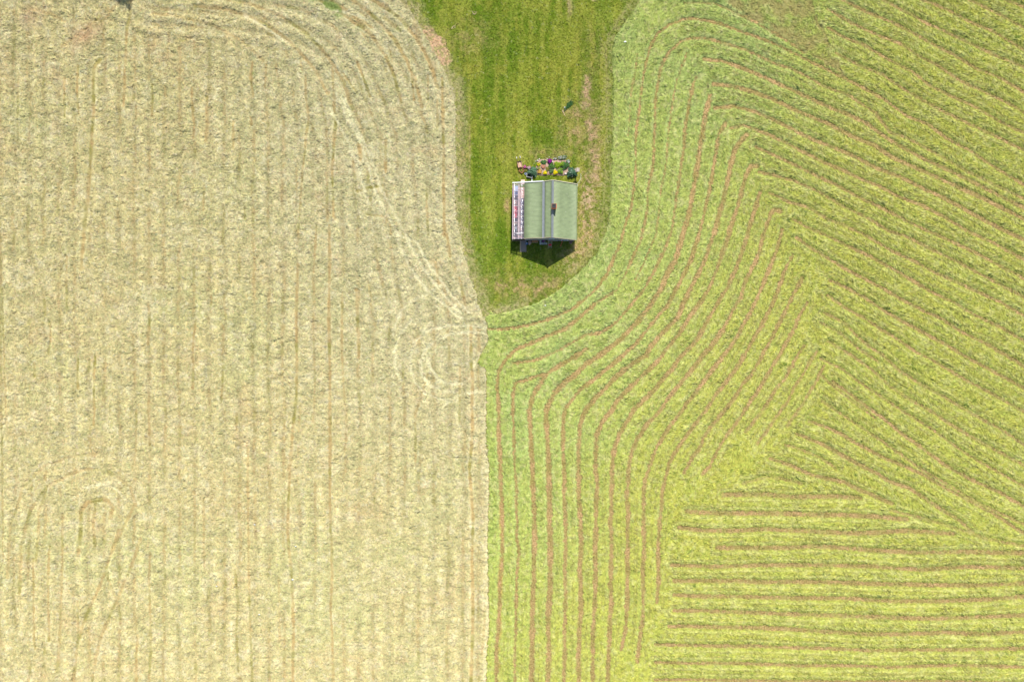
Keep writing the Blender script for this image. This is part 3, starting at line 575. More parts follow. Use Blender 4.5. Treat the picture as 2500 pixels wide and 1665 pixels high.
def combo(name, parts, mat, kind='stuff', label=None, cat=None):
    Vs = []; Qs = []; Cs = []; o = 0
    for V, Q, C_ in parts:
        Vs.append(V); Qs.append(Q + o); Cs.append(C_); o += len(V)
    me = npmesh(name, np.concatenate(Vs), np.concatenate(Qs), np.concatenate(Cs))
    return tag(link(name, me, None, mat), label, cat, None, kind)

def sheet_arrays(keep, z, C):
    q = keep[:-1, :-1] & keep[1:, :-1] & keep[:-1, 1:] & keep[1:, 1:]
    jj, ii = np.nonzero(q); idx = np.arange(NX * NY).reshape(NY, NX)
    Q = np.stack([idx[jj, ii], idx[jj + 1, ii], idx[jj + 1, ii + 1], idx[jj, ii + 1]], 1)
    used, inv = np.unique(Q.ravel(), return_inverse=True)
    wx, wy = world_xy(GX.ravel()[used], GY.ravel()[used])
    return np.stack([wx, wy, z.ravel()[used]], 1), inv.reshape(Q.shape), C.reshape(-1, 3)[used]

def grow(m, n=2):
    for _ in range(n):
        k = m.copy(); k[1:] |= m[:-1]; k[:-1] |= m[1:]; k[:, 1:] |= m[:, :-1]; k[:, :-1] |= m[:, 1:]; m = k
    return m

M_grass = attr_material('mown grass', .16, (2.2, 9.0), .12)
M_hay = attr_material('dry hay', .14, (2.6, 10.0), .08)
M_lawn = attr_material('lawn turf', .18, (3.0, 12.0), .0)

# ground: one sheet to the horizon, dry stubble colour, a real thickness of grid near the middle
gm = bpy.data.materials.new('stubble ground'); gm.use_nodes = True; n_ = gm.node_tree; b_ = n_.nodes['Principled BSDF']
b_.inputs['Roughness'].default_value = .95; b_.inputs['Specular IOR Level'].default_value = .1
tc_ = n_.nodes.new('ShaderNodeTexCoord'); cur = None
def ramp(scale, c1, c2, lo, hi, detail=5):
    no = n_.nodes.new('ShaderNodeTexNoise'); no.inputs['Scale'].default_value = scale; no.inputs['Detail'].default_value = detail
    cr = n_.nodes.new('ShaderNodeValToRGB'); cr.color_ramp.elements[0].position = lo; cr.color_ramp.elements[1].position = hi
    cr.color_ramp.elements[0].color = (*c1, 1); cr.color_ramp.elements[1].color = (*c2, 1)
    n_.links.new(tc_.outputs['Object'], no.inputs[0]); n_.links.new(no.outputs[0], cr.inputs[0]); return cr, no
ra, na = ramp(4.5, (.24, .175, .065), (.50, .385, .19), .36, .64)
rb_, nb = ramp(.35, (.75, .80, .55), (1.15, 1.0, 1.0), .35, .65, 3)
mxn = n_.nodes.new('ShaderNodeMix'); mxn.data_type = 'RGBA'; mxn.blend_type = 'MULTIPLY'; mxn.inputs[0].default_value = 1
n_.links.new(ra.outputs[0], mxn.inputs[6]); n_.links.new(rb_.outputs[0], mxn.inputs[7])
n_.links.new(mxn.outputs[2], b_.inputs['Base Color'])
bp_ = n_.nodes.new('ShaderNodeBump'); bp_.inputs['Strength'].default_value = .6; bp_.inputs['Distance'].default_value = .06
n_.links.new(na.outputs[0], bp_.inputs['Height']); n_.links.new(bp_.outputs[0], b_.inputs['Normal'])
ax = np.concatenate([-np.geomspace(3000, 130, 12), np.linspace(-120, 120, 121), np.geomspace(130, 3000, 12)])
AX, AY = np.meshgrid(ax, ax); iN = len(ax); idx_ = np.arange(iN * iN).reshape(iN, iN)
Qg = np.stack([idx_[:-1, :-1].ravel(), idx_[:-1, 1:].ravel(), idx_[1:, 1:].ravel(), idx_[1:, :-1].ravel()], 1)
g = link('ground', npmesh('ground', np.stack([AX.ravel(), AY.ravel(), AX.ravel() * 0], 1), Qg), None, gm)
tag(g, kind='structure')

# lawn
zl = .012 + .02 * l2 + .012 * l3
lawn = sheet('lawn', grow(in_lawn, 3), zl, cL, M_lawn); tag(lawn, kind='structure')

a_tw = lambda i, j, m: rng.uniform(0, 6.28, m)
pL = scatter('lawn_grass', in_lawn, 1150000, a_tw, (.10, .26), (.05, .10), (.02, .08), zl, cL, M_lawn, '', '', jit=.27, bank=.6)
combo('lawn_grass', [pL], M_lawn, 'stuff', 'short worn green lawn grass between the two cut fields round the cabin', 'grass')

# mown grass
keepM = in_mown & (hM > -.02)
def ang_m(i, j, m):
    a = -ang_row[j, i]
    sw = np.where(vn(gx[i], gy[j], 24, 201) > .5, 1, -1)
    return a + sw * rng.uniform(.15, .95, m) + rng.normal(0, .22, m)
dM = np.clip(1 - bare * .85, .2, 1) * np.clip(1 - wedge_f * .5, .3, 1)
p1 = scatter('m', in_mown & (lawn_edge > 1.5), 1250000, ang_m, (.18, .55), (.035, .08), (.02, .09), hM, cM, M_grass, '', '', jit=.20, dens=dM, bank=.55, cjit=1.7)
combo('mown_grass', [sheet_arrays(keepM, hM, cM), p1], M_grass, 'stuff', 'fresh green mown grass lying in curved windrows with brown stubble lines between', 'mown grass')

# hay
keepH = in_hay
def ang_h(i, j, m):
    x_, y_ = gx[i], gy[j]
    base = np.where(x_ < 700, 2.25, 2.0)
    return base + (fbm(x_, y_, 15, 211, 2) - .5) * 7.5 + rng.normal(0, .25, m)
p2 = scatter('h', in_hay, 1500000, ang_h, (.16, .52), (.035, .085), (.02, .09), hH, cH, M_hay, '', '', jit=.16, cjit=1.8, dens=np.clip(1 - (1 - ss(HWh, HWh * 2.4, Dhj)) * STh * .8 - faint * .6 - trk * .5, .2, 1), bank=.45)
combo('cut_hay', [sheet_arrays(keepH, hH, cH), p2], M_hay, 'stuff', 'pale dry cut hay lying in faint upright rows over the whole left field', 'hay')

# ------------------------------------------------------------------ materials of the cabin and the things round it
M_roof = material('green corrugated sheet', (.255, .315, .165), .55, .13, .55, spec=.35)
M_ridge = material('grey roof metal', (.26, .28, .29), .5, .12, 3, metal=.2)
M_white = material('white painted wood', (.80, .80, .78), .5, .06, 5)
M_cream = material('cream trim', (.62, .58, .42), .6, .1, 5)
M_wall = material('grey painted boards', (.26, .26, .29), .7, .2, 4, stretch=(6, 6, .6))
M_dwall = material('dark stained boards', (.06, .05, .045), .7, .3, 4, stretch=(6, 6, .6))
M_brick = material('orange brick', (.50, .17, .08), .85, .35, 9, bump=.4)
M_black = material('sooty metal', (.035, .033, .035), .6, .3, 8)
M_deck = material('pale deck boards', (.56, .34, .25), .7, .25, 5, stretch=(.5, 7, 1))
M_pine = material('pine beams', (.82, .62, .50), .6, .12, 6)
M_grey = material('weathered wood', (.42, .34, .27), .8, .3, 6, stretch=(.5, 6, 1))
M_palew = material('pale new wood', (.62, .47, .28), .7, .2, 6)
M_orangew = material('orange stained wood', (.52, .25, .09), .6, .25, 6)
M_red = material('red fabric', (.72, .03, .05), .8, .2, 5)
M_blue = material('blue plastic', (.03, .25, .62), .4, .15, 5, spec=.5)
M_plum = material('dark plum paint', (.13, .10, .15), .7, .2, 6)
M_navy = material('dark blue fabric', (.06, .09, .20), .8, .3, 6)
M_lblue = material('pale blue fabric', (.42, .50, .66), .8, .15, 5)
M_teal = material('pale teal towel', (.48, .62, .58), .85, .15, 6)
M_soil = material('pinkish bed soil', (.52, .36, .28), .95, .3, 3.5, bump=.8, rgb2=(.26, .17, .12))
M_stone = material('pale stone', (.62, .58, .54), .8, .2, 5, bump=.4)
M_steel = material('galvanised steel', (.42, .42, .43), .45, .15, 6, metal=.4)
M_darkgap = material('dark plastic', (.03, .03, .04), .5, .3, 6)
M_sack = material('beige cloth', (.50, .34, .27), .9, .25, 5)
M_brown = material('dark brown wood', (.12, .07, .04), .8, .3, 6)
M_hose = material('pale hose', (.55, .60, .52), .5, .1, 5)
M_oran = material('orange red paint', (.62, .16, .08), .5, .15, 6)
M_bark = material('bark', (.16, .12, .09), .9, .35, 8)
M_leafA = attr_material('garden leaves', .15, (6., 20.), .15)
M_glass = bpy.data.materials.new('clear roof sheet'); M_glass.use_nodes = True
gn = M_glass.node_tree; gn.nodes.clear(); go = gn.nodes.new('ShaderNodeOutputMaterial')
gt = gn.nodes.new('ShaderNodeBsdfTransparent'); gt.inputs[0].default_value = (.93, .93, .97, 1)
gd = gn.nodes.new('ShaderNodeBsdfDiffuse'); gd.inputs[0].default_value = (.75, .75, .85, 1)
gg = gn.nodes.new('ShaderNodeBsdfGlossy'); gg.inputs['Roughness'].default_value = .12
g1 = gn.nodes.new('ShaderNodeMixShader'); g1.inputs[0].default_value = .07; g2 = gn.nodes.new('ShaderNodeMixShader'); g2.inputs[0].default_value = .06
gn.links.new(gt.outputs[0], g1.inputs[1]); gn.links.new(gd.outputs[0], g1.inputs[2]); gn.links.new(g1.outputs[0], g2.inputs[1])
gn.links.new(gg.outputs[0], g2.inputs[2]); gn.links.new(g2.outputs[0], go.inputs[0])

rn = M_roof.node_tree; pb = rn.nodes['Principled BSDF']; src = pb.inputs['Base Color'].links[0].from_socket
def stain(scale, stretch, c, lo, hi, amt, prev):
    tc = rn.nodes.new('ShaderNodeTexCoord'); mp = rn.nodes.new('ShaderNodeMapping'); mp.inputs['Scale'].default_value = stretch
    no = rn.nodes.new('ShaderNodeTexNoise'); no.inputs['Scale'].default_value = scale; no.inputs['Detail'].default_value = 4
    mr = rn.nodes.new('ShaderNodeMapRange'); mr.inputs[1].default_value = lo; mr.inputs[2].default_value = hi; mr.inputs[4].default_value = amt
    mx = rn.nodes.new('ShaderNodeMix'); mx.data_type = 'RGBA'; mx.inputs[7].default_value = (*c, 1)
    rn.links.new(tc.outputs['Object'], mp.inputs[0]); rn.links.new(mp.outputs[0], no.inputs[0]); rn.links.new(no.outputs[0], mr.inputs[0])
    rn.links.new(mr.outputs[0], mx.inputs[0]); rn.links.new(prev, mx.inputs[6]); return mx.outputs[2]
c_ = stain(1.6, (.35, 2.4, 1), (.16, .19, .11), .5, .72, .45, src)
c_ = stain(2.6, (1, 1, 1), (.42, .44, .33), .66, .74, .55, c_)
rn.links.new(c_, pb.inputs['Base Color'])

# ------------------------------------------------------------------ the cabin (u = photograph pixels on the ground, turned into metres)
HX, HY = 80.0, 309.0                                     # centre of the cabin
YN, YS = 376.5 - HY, 242.6 - HY
house = empty('cabin', (HX * S, HY * S, 0), R(-.45))
tag(house, 'small cabin with green corrugated roof, brick chimney and glazed porch on the lawn', 'cabin')
def U(x, y, z): return ((x - HX) * S, y * S, z * S)      # x,z in pixels from picture centre / ground, y from cabin centre
XR, ZR, XE, ZE, XB, ZB, XC, ZC, XL, ZL = 95.3, 75, 155, 29, 74.5, 60, 29, 46, .6, 37
# walls
mb = MB(); wy0, wy1 = (YS + 1.6) * S, (YN - 2.5) * S
mb.prism([((32 - HX) * S, 0), ((151 - HX) * S, 0), ((151 - HX) * S, 30 * S), ((XR - HX) * S, 72.6 * S), ((XB - HX) * S, 57.6 * S), ((32 - HX) * S, 44.4 * S)], 'y', wy0, wy1)
wall = mb.build('wall', M_wall, house)
mb = MB(); mb.box(((128 - HX) * S, wy0 - .03, 1.25), (1.1, .06, .8)); wn = mb.build('window', M_black, house)
mb = MB()
for dx in (-.58, .58): mb.box(((128 - HX) * S + dx, wy0 - .045, 1.25), (.08, .09, .96))
for dz in (-.44, .44): mb.box(((128 - HX) * S, wy0 - .05, 1.25 + dz), (1.08, .10, .08))
mb.build('window_frame', M_white, wn)
mb = MB(); mb.box(((106 - HX) * S, wy0 - .03, 1.05), (.9, .06, 2.0)); dr = mb.build('door', M_steel, house)
mb = MB(); mb.box(((106 - HX) * S + .36, wy0 - .09, 1.05), (.04, .06, .14)); mb.build('handle', M_steel, dr)

def corrugated(name, xa, za, xb, zb, mat, parent, waves=44, y0=YS, y1=YN, amp=.013, th=.025, nx=3):
    ny = waves * 8; ys = np.linspace(y0 * S, y1 * S, ny + 1); wv = amp * np.cos(np.linspace(0, waves * 2 * math.pi, ny + 1))
    xs = np.linspace(xa, xb, nx + 1); zs = np.linspace(za, zb, nx + 1)
    nrm = np.array([-(zb - za), xb - xa]); nrm = nrm / np.linalg.norm(nrm)
    V = []; 
    for off in (0, -th):
        for k in range(nx + 1):
            x_ = (xs[k] - HX) * S + nrm[0] * (wv + off); z_ = zs[k] * S + nrm[1] * (wv + off)
            V.append(np.stack([x_, ys, z_], 1))
    V = np.concatenate(V); L = ny + 1; n = nx + 1; Q = []
    a = np.arange(ny)
    for k in range(nx):
        Q.append(np.stack([k * L + a, (k + 1) * L + a, (k + 1) * L + a + 1, k * L + a + 1], 1))
        o = n * L; Q.append(np.stack([o + k * L + a, o + k * L + a + 1, o + (k + 1) * L + a + 1, o + (k + 1) * L + a], 1))
    for k in (0, nx):
        Q.append(np.stack([k * L + a, k * L + a + 1, n * L + k * L + a + 1, n * L + k * L + a], 1))
    for k in range(nx):
        for e in (0, ny): Q.append(np.array([[k * L + e, (k + 1) * L + e, n * L + (k + 1) * L + e, n * L + k * L + e]]))
    me = npmesh(name, V, np.concatenate(Q)); return link(name, me, parent, mat)
def lerp(t): return XL + (XB - XL) * t, ZL + (ZB - ZL) * t
tC = (XC - XL) / (XB - XL); zC = ZL + (ZB - ZL) * tC
rf = corrugated('roof', XR, ZR, XE, ZE, M_roof, house)
corrugated('roof', XB, ZB, XR, ZR, M_roof, house)
corrugated('lean_to_roof', XC, zC, XB, ZB, M_roof, house)
corrugated('clear_roof', XL, ZL, XC - .2, zC - .1, M_glass, house, amp=.012, th=.008)
# ridge cap and flashing
mb = MB()
for sx, dz in ((-1, -.72), (1, -.77)):
    a = U(XR, 0, ZR); L = 2.6 * S
    p = [((XR - HX) * S, ZR * S + .075), ((XR + sx * 2.6 - HX) * S, (ZR + dz * 2.6) * S + .06), ((XR + sx * 2.6 - HX) * S, (ZR + dz * 2.6) * S + .045), ((XR - HX) * S, ZR * S + .055)]
    mb.prism(p, 'y', (YS - .6) * S, (YN + .6) * S)
mb.build('ridge_cap', M_ridge, rf)
mb = MB(); mb.prism([((XB - 2.9 - HX) * S, (ZB - 2.9 * .31) * S + .045), ((XB - HX) * S, ZB * S + .06), ((XB + 2.6 - HX) * S, (ZB + 2.6 * .72) * S + .06), ((XB + 2.6 - HX) * S, (ZB + 2.6 * .72) * S + .04), ((XB - HX) * S, ZB * S + .035), ((XB - 2.9 - HX) * S, (ZB - 2.9 * .31) * S + .03)], 'y', (YS - .2) * S, (YN + .2) * S)
mb.build('flashing', M_ridge, house)
# verge boards
def verge(x0, z0, x1, z1, y, mat, wd, ht, name='verge_board'):
    mb = MB(); mb.bar(U(x0, y, z0), U(x1, y, z1), wd, ht); return mb.build(name, mat, house)
verge(XR, ZR + .4, XE, ZE + .4, YN + .9, M_cream, .10, .16); verge(XB, ZB + .4, XR, ZR + .4, YN + .9, M_cream, .10, .16)
verge(XL, ZL + .6, XB - .2, ZB + .6, YN + 1.2, M_white, .15, .2)
verge(XR, ZR - 1, XE, ZE - 1, YS + .9, M_grey, .06, .14); verge(XC, zC - 1, XR - 2, ZR - 3, YS + .9, M_grey, .06, .14)
mb = MB(); mb.tube([U(XE + 1.2, YS, ZE - 1.2), U(XE + 1.2, YN, ZE - 1.2)], .06); gt_ = mb.build('gutter', M_roof, house)
mb = MB(); mb.tube([U(XE + 1.2, YN - 16, ZE - 1.4), U(XE - 1, YN - 16, ZE - 7), U(XE - 1, YN - 16, .5)], .04); mb.build('downpipe', M_black, house)
# chimney
cx_, cy_ = 98.3, 314.3 - HY
mb = MB(); mb.box(U(cx_, cy_, 75), (.72, .72, 24 * S)); ch = mb.build('chimney', M_brick, house, bevel=.02)
mb = MB(); zt = 87 * S
mb.box(((cx_ - HX) * S, cy_ * S, zt + .05), (.80, .80, .10)); mb.build('brick_course', M_brick, ch)
mb = MB(); zt += .10
for dx, dy, sx, sy in ((-.23, 0, .2, .66), (.23, 0, .2, .66), (0, .23, .26, .2), (0, -.23, .26, .2)):
    mb.box(((cx_ - HX) * S + dx - .03, cy_ * S + dy + .03, zt + .04), (sx, sy, .08))
mb.build('chimney_cap', M_black, ch)
mb = MB(); mb.box(((cx_ - HX) * S - .03, cy_ * S + .03, zt + .006), (.26, .26, .012)); mb.build('flue', M_darkgap, ch)
# porch: deck, posts, beams, rafters, low side wall
mb = MB()
for k in range(58):
    y = (YS + 1.5 + k * 2.25) * S; mb.box(((16.5 - HX) * S, y, .26), (29.5 * S, .135, .05))
mb.build('porch_deck', M_deck, house)
for k in range(6):
    y = YS + 2 + k * (YN - YS - 5) / 5
    mb = MB(); mb.box(U(2, y, 17.5), (.11, .11, 35 * S)); mb.build('porch_post', M_pine, house)
mb = MB(); mb.box(U(2.2, (YS + YN) / 2, 35.4), (.17, (YN - YS - 1) * S, .15)); mb.build('porch_beam', M_pine, house)
mb = MB(); mb.box(U(16.2, (YS + YN) / 2, 39.2), (.17, (YN - YS - 1) * S, .16)); mb.build('porch_beam', M_pine, house)
mb = MB(); mb.box(U(19.6, (YS + YN) / 2 - 4, 24), (.10, (YN - YS - 24) * S, .10)); mb.build('hand_rail', M_pine, house)
for k in range(11):
    y = YS + 3 + k * (YN - YS - 6) / 10; x0, z0 = XL + .5, ZL; x1, z1 = XC + 3, zC + 1
    mb = MB(); mb.bar(U(x0, y, z0 - 1.3), U(x1, y, z1 - 1.3), .06, .1); mb.build('rafter', M_pine, house)
mb = MB(); mb.bar(U(11, YS + 13.5, 41.6), U(27, YS + 13.5, 46.8), .12, .03); mb.build('white_batten', M_white, house)
mb = MB(); mb.box(U(1.1, (YS + YN) / 2, 8), (.06, (YN - YS - 3) * S, 16 * S)); mb.build('porch_side_wall', M_dwall, house)
mb = MB(); mb.prism([((.9 - HX) * S, 0), ((31.8 - HX) * S, 0), ((31.8 - HX) * S, 34 * S), ((.9 - HX) * S, 29.5 * S)], 'y', (YS + 1.3) * S, (YS + 2.2) * S)
mb.build('porch_end_wall', M_dwall, house)
mb = MB(); mb.prism([((2.9 - HX) * S, 29.9 * S), ((24 - HX) * S, 33 * S), ((24 - HX) * S, 39 * S), ((2.9 - HX) * S, 34 * S)], 'y', (YS + 1.5) * S, (YS + 1.8) * S)
mb.build('gable_pane', M_glass, house)

# ------------------------------------------------------------------ things in the porch
DZ = .285
def sofa():
    p = at(1259.5, 519, .6); o = empty('outdoor_sofa', (p.x, p.y, DZ))
    tag(o, 'red two seat sofa standing under the clear porch roof', 'sofa')
    mb = MB(); mb.box((.02, 0, .2), (.66, 2.1, .22)); mb.build('sofa_base', M_grey, o)
    for k in (-.68, 0, .68):
        mb = MB(); mb.box((.04, k, .39), (.6, .66, .14)); mb.build('seat_cushion', M_red, o, bevel=.04)
        mb = MB(); mb.box((-.27, k, .60), (.16, .64, .36)); mb.build('back_cushion', M_red, o, bevel=.04)
sofa()
def bench(px, py, w_, l_, h_, mat, label, name='bench', cat='bench'):
    p = at(px, py, .6); o = empty(name, (p.x, p.y, DZ)); tag(o, label, cat)
    mb = MB()
    n = max(2, int(w_ / .16))
    for k in range(n): mb.box((-w_ / 2 + (k + .5) * w_ / n, 0, h_), (w_ / n * .86, l_, .04))
    mb.build('seat' if cat == 'bench' else 'table_top', mat, o)
    for sx in (-1, 1):
        for sy in (-1, 1):
            mb = MB(); mb.box((sx * (w_ / 2 - .05), sy * (l_ / 2 - .06), h_ / 2), (.05, .05, h_)); mb.build('leg', mat, o)
    return o
bench(1259.5, 475.5, .68, .85, .42, M_navy, 'dark blue slatted bench near the upper end of the glazed porch')
bench(1260, 461, .66, .9, .42, M_lblue, 'pale blue slatted bench in the top corner of the glazed porch')
bench(1255.8, 545.5, .42, .36, .5, M_palew, 'small pale wooden table below the red sofa in the porch', 'side_table', 'table')
p = at(1260.3, 557, .9); o = empty('lounge_chair', (p.x, p.y, DZ)); tag(o, 'porch lounge chair draped with a pale teal towel', 'chair')
mb = MB(); mb.box((0, 0, .28), (.5, 1.0, .05)); mb.box((0, .52, .5), (.5, .06, .5), rx=R(-20)); mb.build('seat_frame', M_palew, o)
mb = MB(); mb.box((-.02, .1, .325), (.3, 1.02, .035)); mb.box((-.02, .60, .55), (.3, .03, .5), rx=R(-20)); mb.build('towel', M_teal, o, bevel=.01)
for sx in (-1, 1):
    for sy in (-1, 1):
        mb = MB(); mb.box((sx * .22, sy * .42, .13), (.05, .05, .26)); mb.build('leg', M_palew, o)
for k, (y0_, lab) in enumerate(((494, 'dark storage chest beside the cabin wall, nearest the upper porch end'), (517, 'dark storage chest beside the cabin wall, middle one in the porch'), (541, 'dark storage chest beside the cabin wall, nearest the lower porch end'))):
    p = at(1274.8, y0_, .6); o = empty('storage_chest', (p.x, p.y, DZ)); tag(o, lab, 'chest')
    mb = MB(); mb.box((0, 0, .22), (.46, 1.25, .44)); mb.build('chest_body', M_plum, o, bevel=.01)
    mb = MB(); mb.box((0, 0, .46), (.5, 1.3, .04)); mb.build('lid', M_plum, o, bevel=.01)
def chair(px, py, rz, label):
    p = at(px, py, .5); o = empty('porch_chair', (p.x, p.y, DZ), rz); tag(o, label, 'chair', 'dark chairs in the porch')
    mb = MB(); mb.box((0, 0, .44), (.46, .44, .05)); mb.build('seat', M_darkgap, o, bevel=.01)
    mb = MB(); mb.box((0, .24, .72), (.46, .05, .5), rx=R(-8)); mb.build('backrest', M_darkgap, o, bevel=.01)
    for sx in (-1, 1):
        for sy in (-1, 1):
            mb = MB(); mb.box((sx * .2, sy * .19, .21), (.04, .04, .42)); mb.build('leg', M_darkgap, o)
chair(1257, 567.5, R(10), 'dark chair by the outer side wall, below the towel chair'); chair(1270.3, 567.3, R(80), 'dark chair beside the cabin wall near the lower porch end')
# step planks at the upper end of the porch
p = at(1276.5, 444, .15); o = empty('doorstep', (p.x, p.y, 0)); tag(o, 'pale orange wooden step at the top end of the porch', 'step')
mb = MB()
for k in range(4): mb.box((0, -.28 + k * .17, .15), (.66, .15, .05))
mb.build('tread', M_pine, o)
for sx in (-.28, .28):
    mb = MB(); mb.box((sx, 0, .06), (.05, .66, .12)); mb.build('stringer', M_pine, o)
p = at(1298.5, 440.5, .08); mb = MB(); mb.box((0, 0, .05), (.16, .95, .05)); mb.box((0, .2, .085), (.1, .3, .02)); o = mb.build('plank', M_white); o.location = (p.x, p.y, .02)
o.rotation_euler = (0, 0, R(4)); tag(o, 'short white painted plank on the grass above the roof edge', 'plank')

# ------------------------------------------------------------------ things at the shaded lower gable
p = at(1276.8, 600.5, .3); o = empty('wooden_ramp', (p.x, p.y, 0)); tag(o, 'weathered wooden ramp with one pale side board leading to the porch', 'ramp')
mb = MB()
for k in range(13): mb.box((.12, -.92 + k * .153, .12 + k * .012), (.80, .135, .04))
mb.build('tread', M_grey, o)
mb = MB(); mb.bar((-.42, -1.0, .17), (-.42, 1.0, .33), .2, .05); mb.build('side_board', M_palew, o)
mb = MB(); mb.bar((.55, -1.0, .09), (.55, 1.0, .24), .05, .14); mb.build('stringer', M_grey, o)
mb = MB(); mb.bar((-.3, -1.0, .07), (-.3, 1.0, .2), .05, .1); mb.build('stringer', M_grey, o)

p = at(1286, 595, .3); o = empty('blue_tub', (p.x, p.y, 0)); tag(o, 'small bright blue plastic tub between ramp and beige sack', 'tub')
mb = MB(); mb.lathe((0, 0, 0), [(.14, 0), (.2, .32), (.22, .32), (.22, .35), (.18, .35), (.13, .04)], 14); mb.build('tub_body', M_blue, o, smooth=False)
mb = MB(); mb.blob((0, .08, .3), (.13, .1, .1), 3); mb.build('cloth', M_white, o, smooth=True)

mb = MB(); mb.blob((0, 0, .26), (.3, .34, .36), 4, .75, 14, 10, .35); mb.tube([(.02, .1, .45), (.05, .16, .58), (.05, .18, .62)], [.1, .07, .11]); o = mb.build('sack', M_sack, smooth=True)
p = at(1293.5, 592.5, .3); o.location = (p.x, p.y, 0); tag(o, 'bulging beige pink sack leaning by the cabin wall', 'sack')

p = at(1306.2, 588.6, .75); o = empty('workbench', (p.x, p.y - .02, 0)); tag(o, 'orange brown wooden workbench against the shaded gable wall', 'workbench')
mb = MB()
for k in range(3): mb.box((0, -.14 + k * .15, .78), (1.05, .14, .05))
mb.build('table_top', M_orangew, o)
mb = MB(); mb.box((0, -.25, .72), (1.05, .04, .14)); mb.build('front_board', M_palew, o)
for sx in (-1, 1):
    for sy in (-1, 1):
        mb = MB(); mb.box((sx * .46, sy * .18, .37), (.07, .07, .74)); mb.build('leg', M_orangew, o)

p = at(1326.8, 591.3, .65); o = empty('slatted_table', (p.x, p.y, 0)); tag(o, 'white slatted garden table crowded with plants beside the ladder', 'table')
for k in range(6):
    mb = MB(); mb.box((0, -.36 + k * .145, .66), (1.32, .075, .03)); mb.build('slat', M_white, o)
for sx in (-.5, .5):
    mb = MB(); mb.box((sx, 0, .62), (.06, .8, .05)); mb.build('cross_bar', M_white, o)
for sx in (-1, 1):
    for sy in (-1, 1):
        mb = MB(); mb.box((sx * .55, sy * .34, .31), (.06, .06, .62)); mb.build('leg', M_white, o)

# ------------------------------------------------------------------ leaves and garden plants
def leafcloud(n, rx, ry, z0, z1, lw, ll, cols_, seed, dome=True, droop=.3):
    r = np.random.default_rng(seed); u = r.normal(size=(n, 3)); u /= np.linalg.norm(u, axis=1)[:, None]; u[:, 2] = np.abs(u[:, 2])
    rad = r.random(n) ** .45
    lump = 1 + .22 * np.sin(3 * np.arctan2(u[:, 1], u[:, 0]) + seed) + .12 * np.sin(7 * np.arctan2(u[:, 1], u[:, 0]) + seed * 2)
    P = np.stack([u[:, 0] * rx * rad * lump, u[:, 1] * ry * rad * lump, z0 + (z1 - z0) * u[:, 2] * rad], 1)
    a = np.arctan2(P[:, 1], P[:, 0]) + r.normal(0, .6, n); til = r.uniform(-droop * 2, .8, n)
    dx = np.stack([np.cos(a) * np.cos(til), np.sin(a) * np.cos(til), np.sin(til)], 1); dy = np.stack([-np.sin(a), np.cos(a), r.normal(0, .3, n)], 1)
    l = r.uniform(.7, 1.3, n)[:, None] * ll; w_ = r.uniform(.7, 1.3, n)[:, None] * lw
    V = np.stack([P - dx * l * .5, P - dy * w_ * .5, P + dx * l * .5, P + dy * w_ * .5], 1).reshape(-1, 3)
    Q = np.arange(n * 4).reshape(n, 4)
    cc = np.array(cols_)[r.integers(0, len(cols_), n)] * r.uniform(.7, 1.3, (n, 1)); return V, Q, np.repeat(np.clip(cc, .005, .9), 4, 0)
def leafobj(name, parent, *a, **k):
    V, Q, C_ = leafcloud(*a, **k); return link(name, npmesh(name, V, Q, C_), parent, M_leafA)
G_dark = [(.05, .13, .04), (.08, .19, .06), (.12, .24, .11)]; G_mid = [(.09, .2, .04), (.14, .28, .06), (.18, .32, .1)]
G_lime = [(.32, .46, .03), (.40, .54, .05), (.24, .38, .03)]; G_olive = [(.25, .26, .05), (.35, .33, .08)]
F_white = [(.8, .8, .76), (.72, .7, .66)]; F_yel = [(.85, .72, .02), (.8, .62, .02)]; F_pur = [(.26, .02, .26), (.36, .04, .32)]
F_pink = [(.7, .12, .38), (.75, .35, .5)]; F_peach = [(.75, .42, .25), (.7, .35, .25)]
def plant(px, py, r, h, leaves, label, flowers=None, fshare=.3, name='garden_plant', cat='plant', n=None, ll=.16, lw=.08, z=0.02, ry=None):
    hh = h * .6; p = at(px, py, hh); o = empty(name, (p.x, p.y, z)); tag(o, label, cat)
    rr = r * S; ry = (ry or r) * S; n = n or int(300 + 900 * rr)
    leafobj('foliage', o, n, rr, ry, .03, h, lw, ll, leaves, int(px * 3 + py))
    mb = MB(); 
    for k in range(5):
        t = k * 1.256; mb.tube([(0, 0, 0), (math.cos(t) * rr * .3, math.sin(t) * ry * .3, h * .6)], [.02, .008], 5)
    mb.build('stem', M_bark, o)
    if flowers:
        leafobj('flowers', o, max(28, int(n * fshare * .5)), rr * .95, ry * .95, h * .8, h * 1.12, .075, .09, flowers, int(px + py * 7))
    return o
plant(1325.5, 590, 3.4, .4, G_mid, 'leafy purple flowering plant standing on the white slatted table', F_pur + [(.30, .2, .36)], 1.1, z=.68)
plant(1333.6, 591, 2.4, .35, G_olive, 'yellow green potted herb at the ladder end of the white table', None, z=.68)

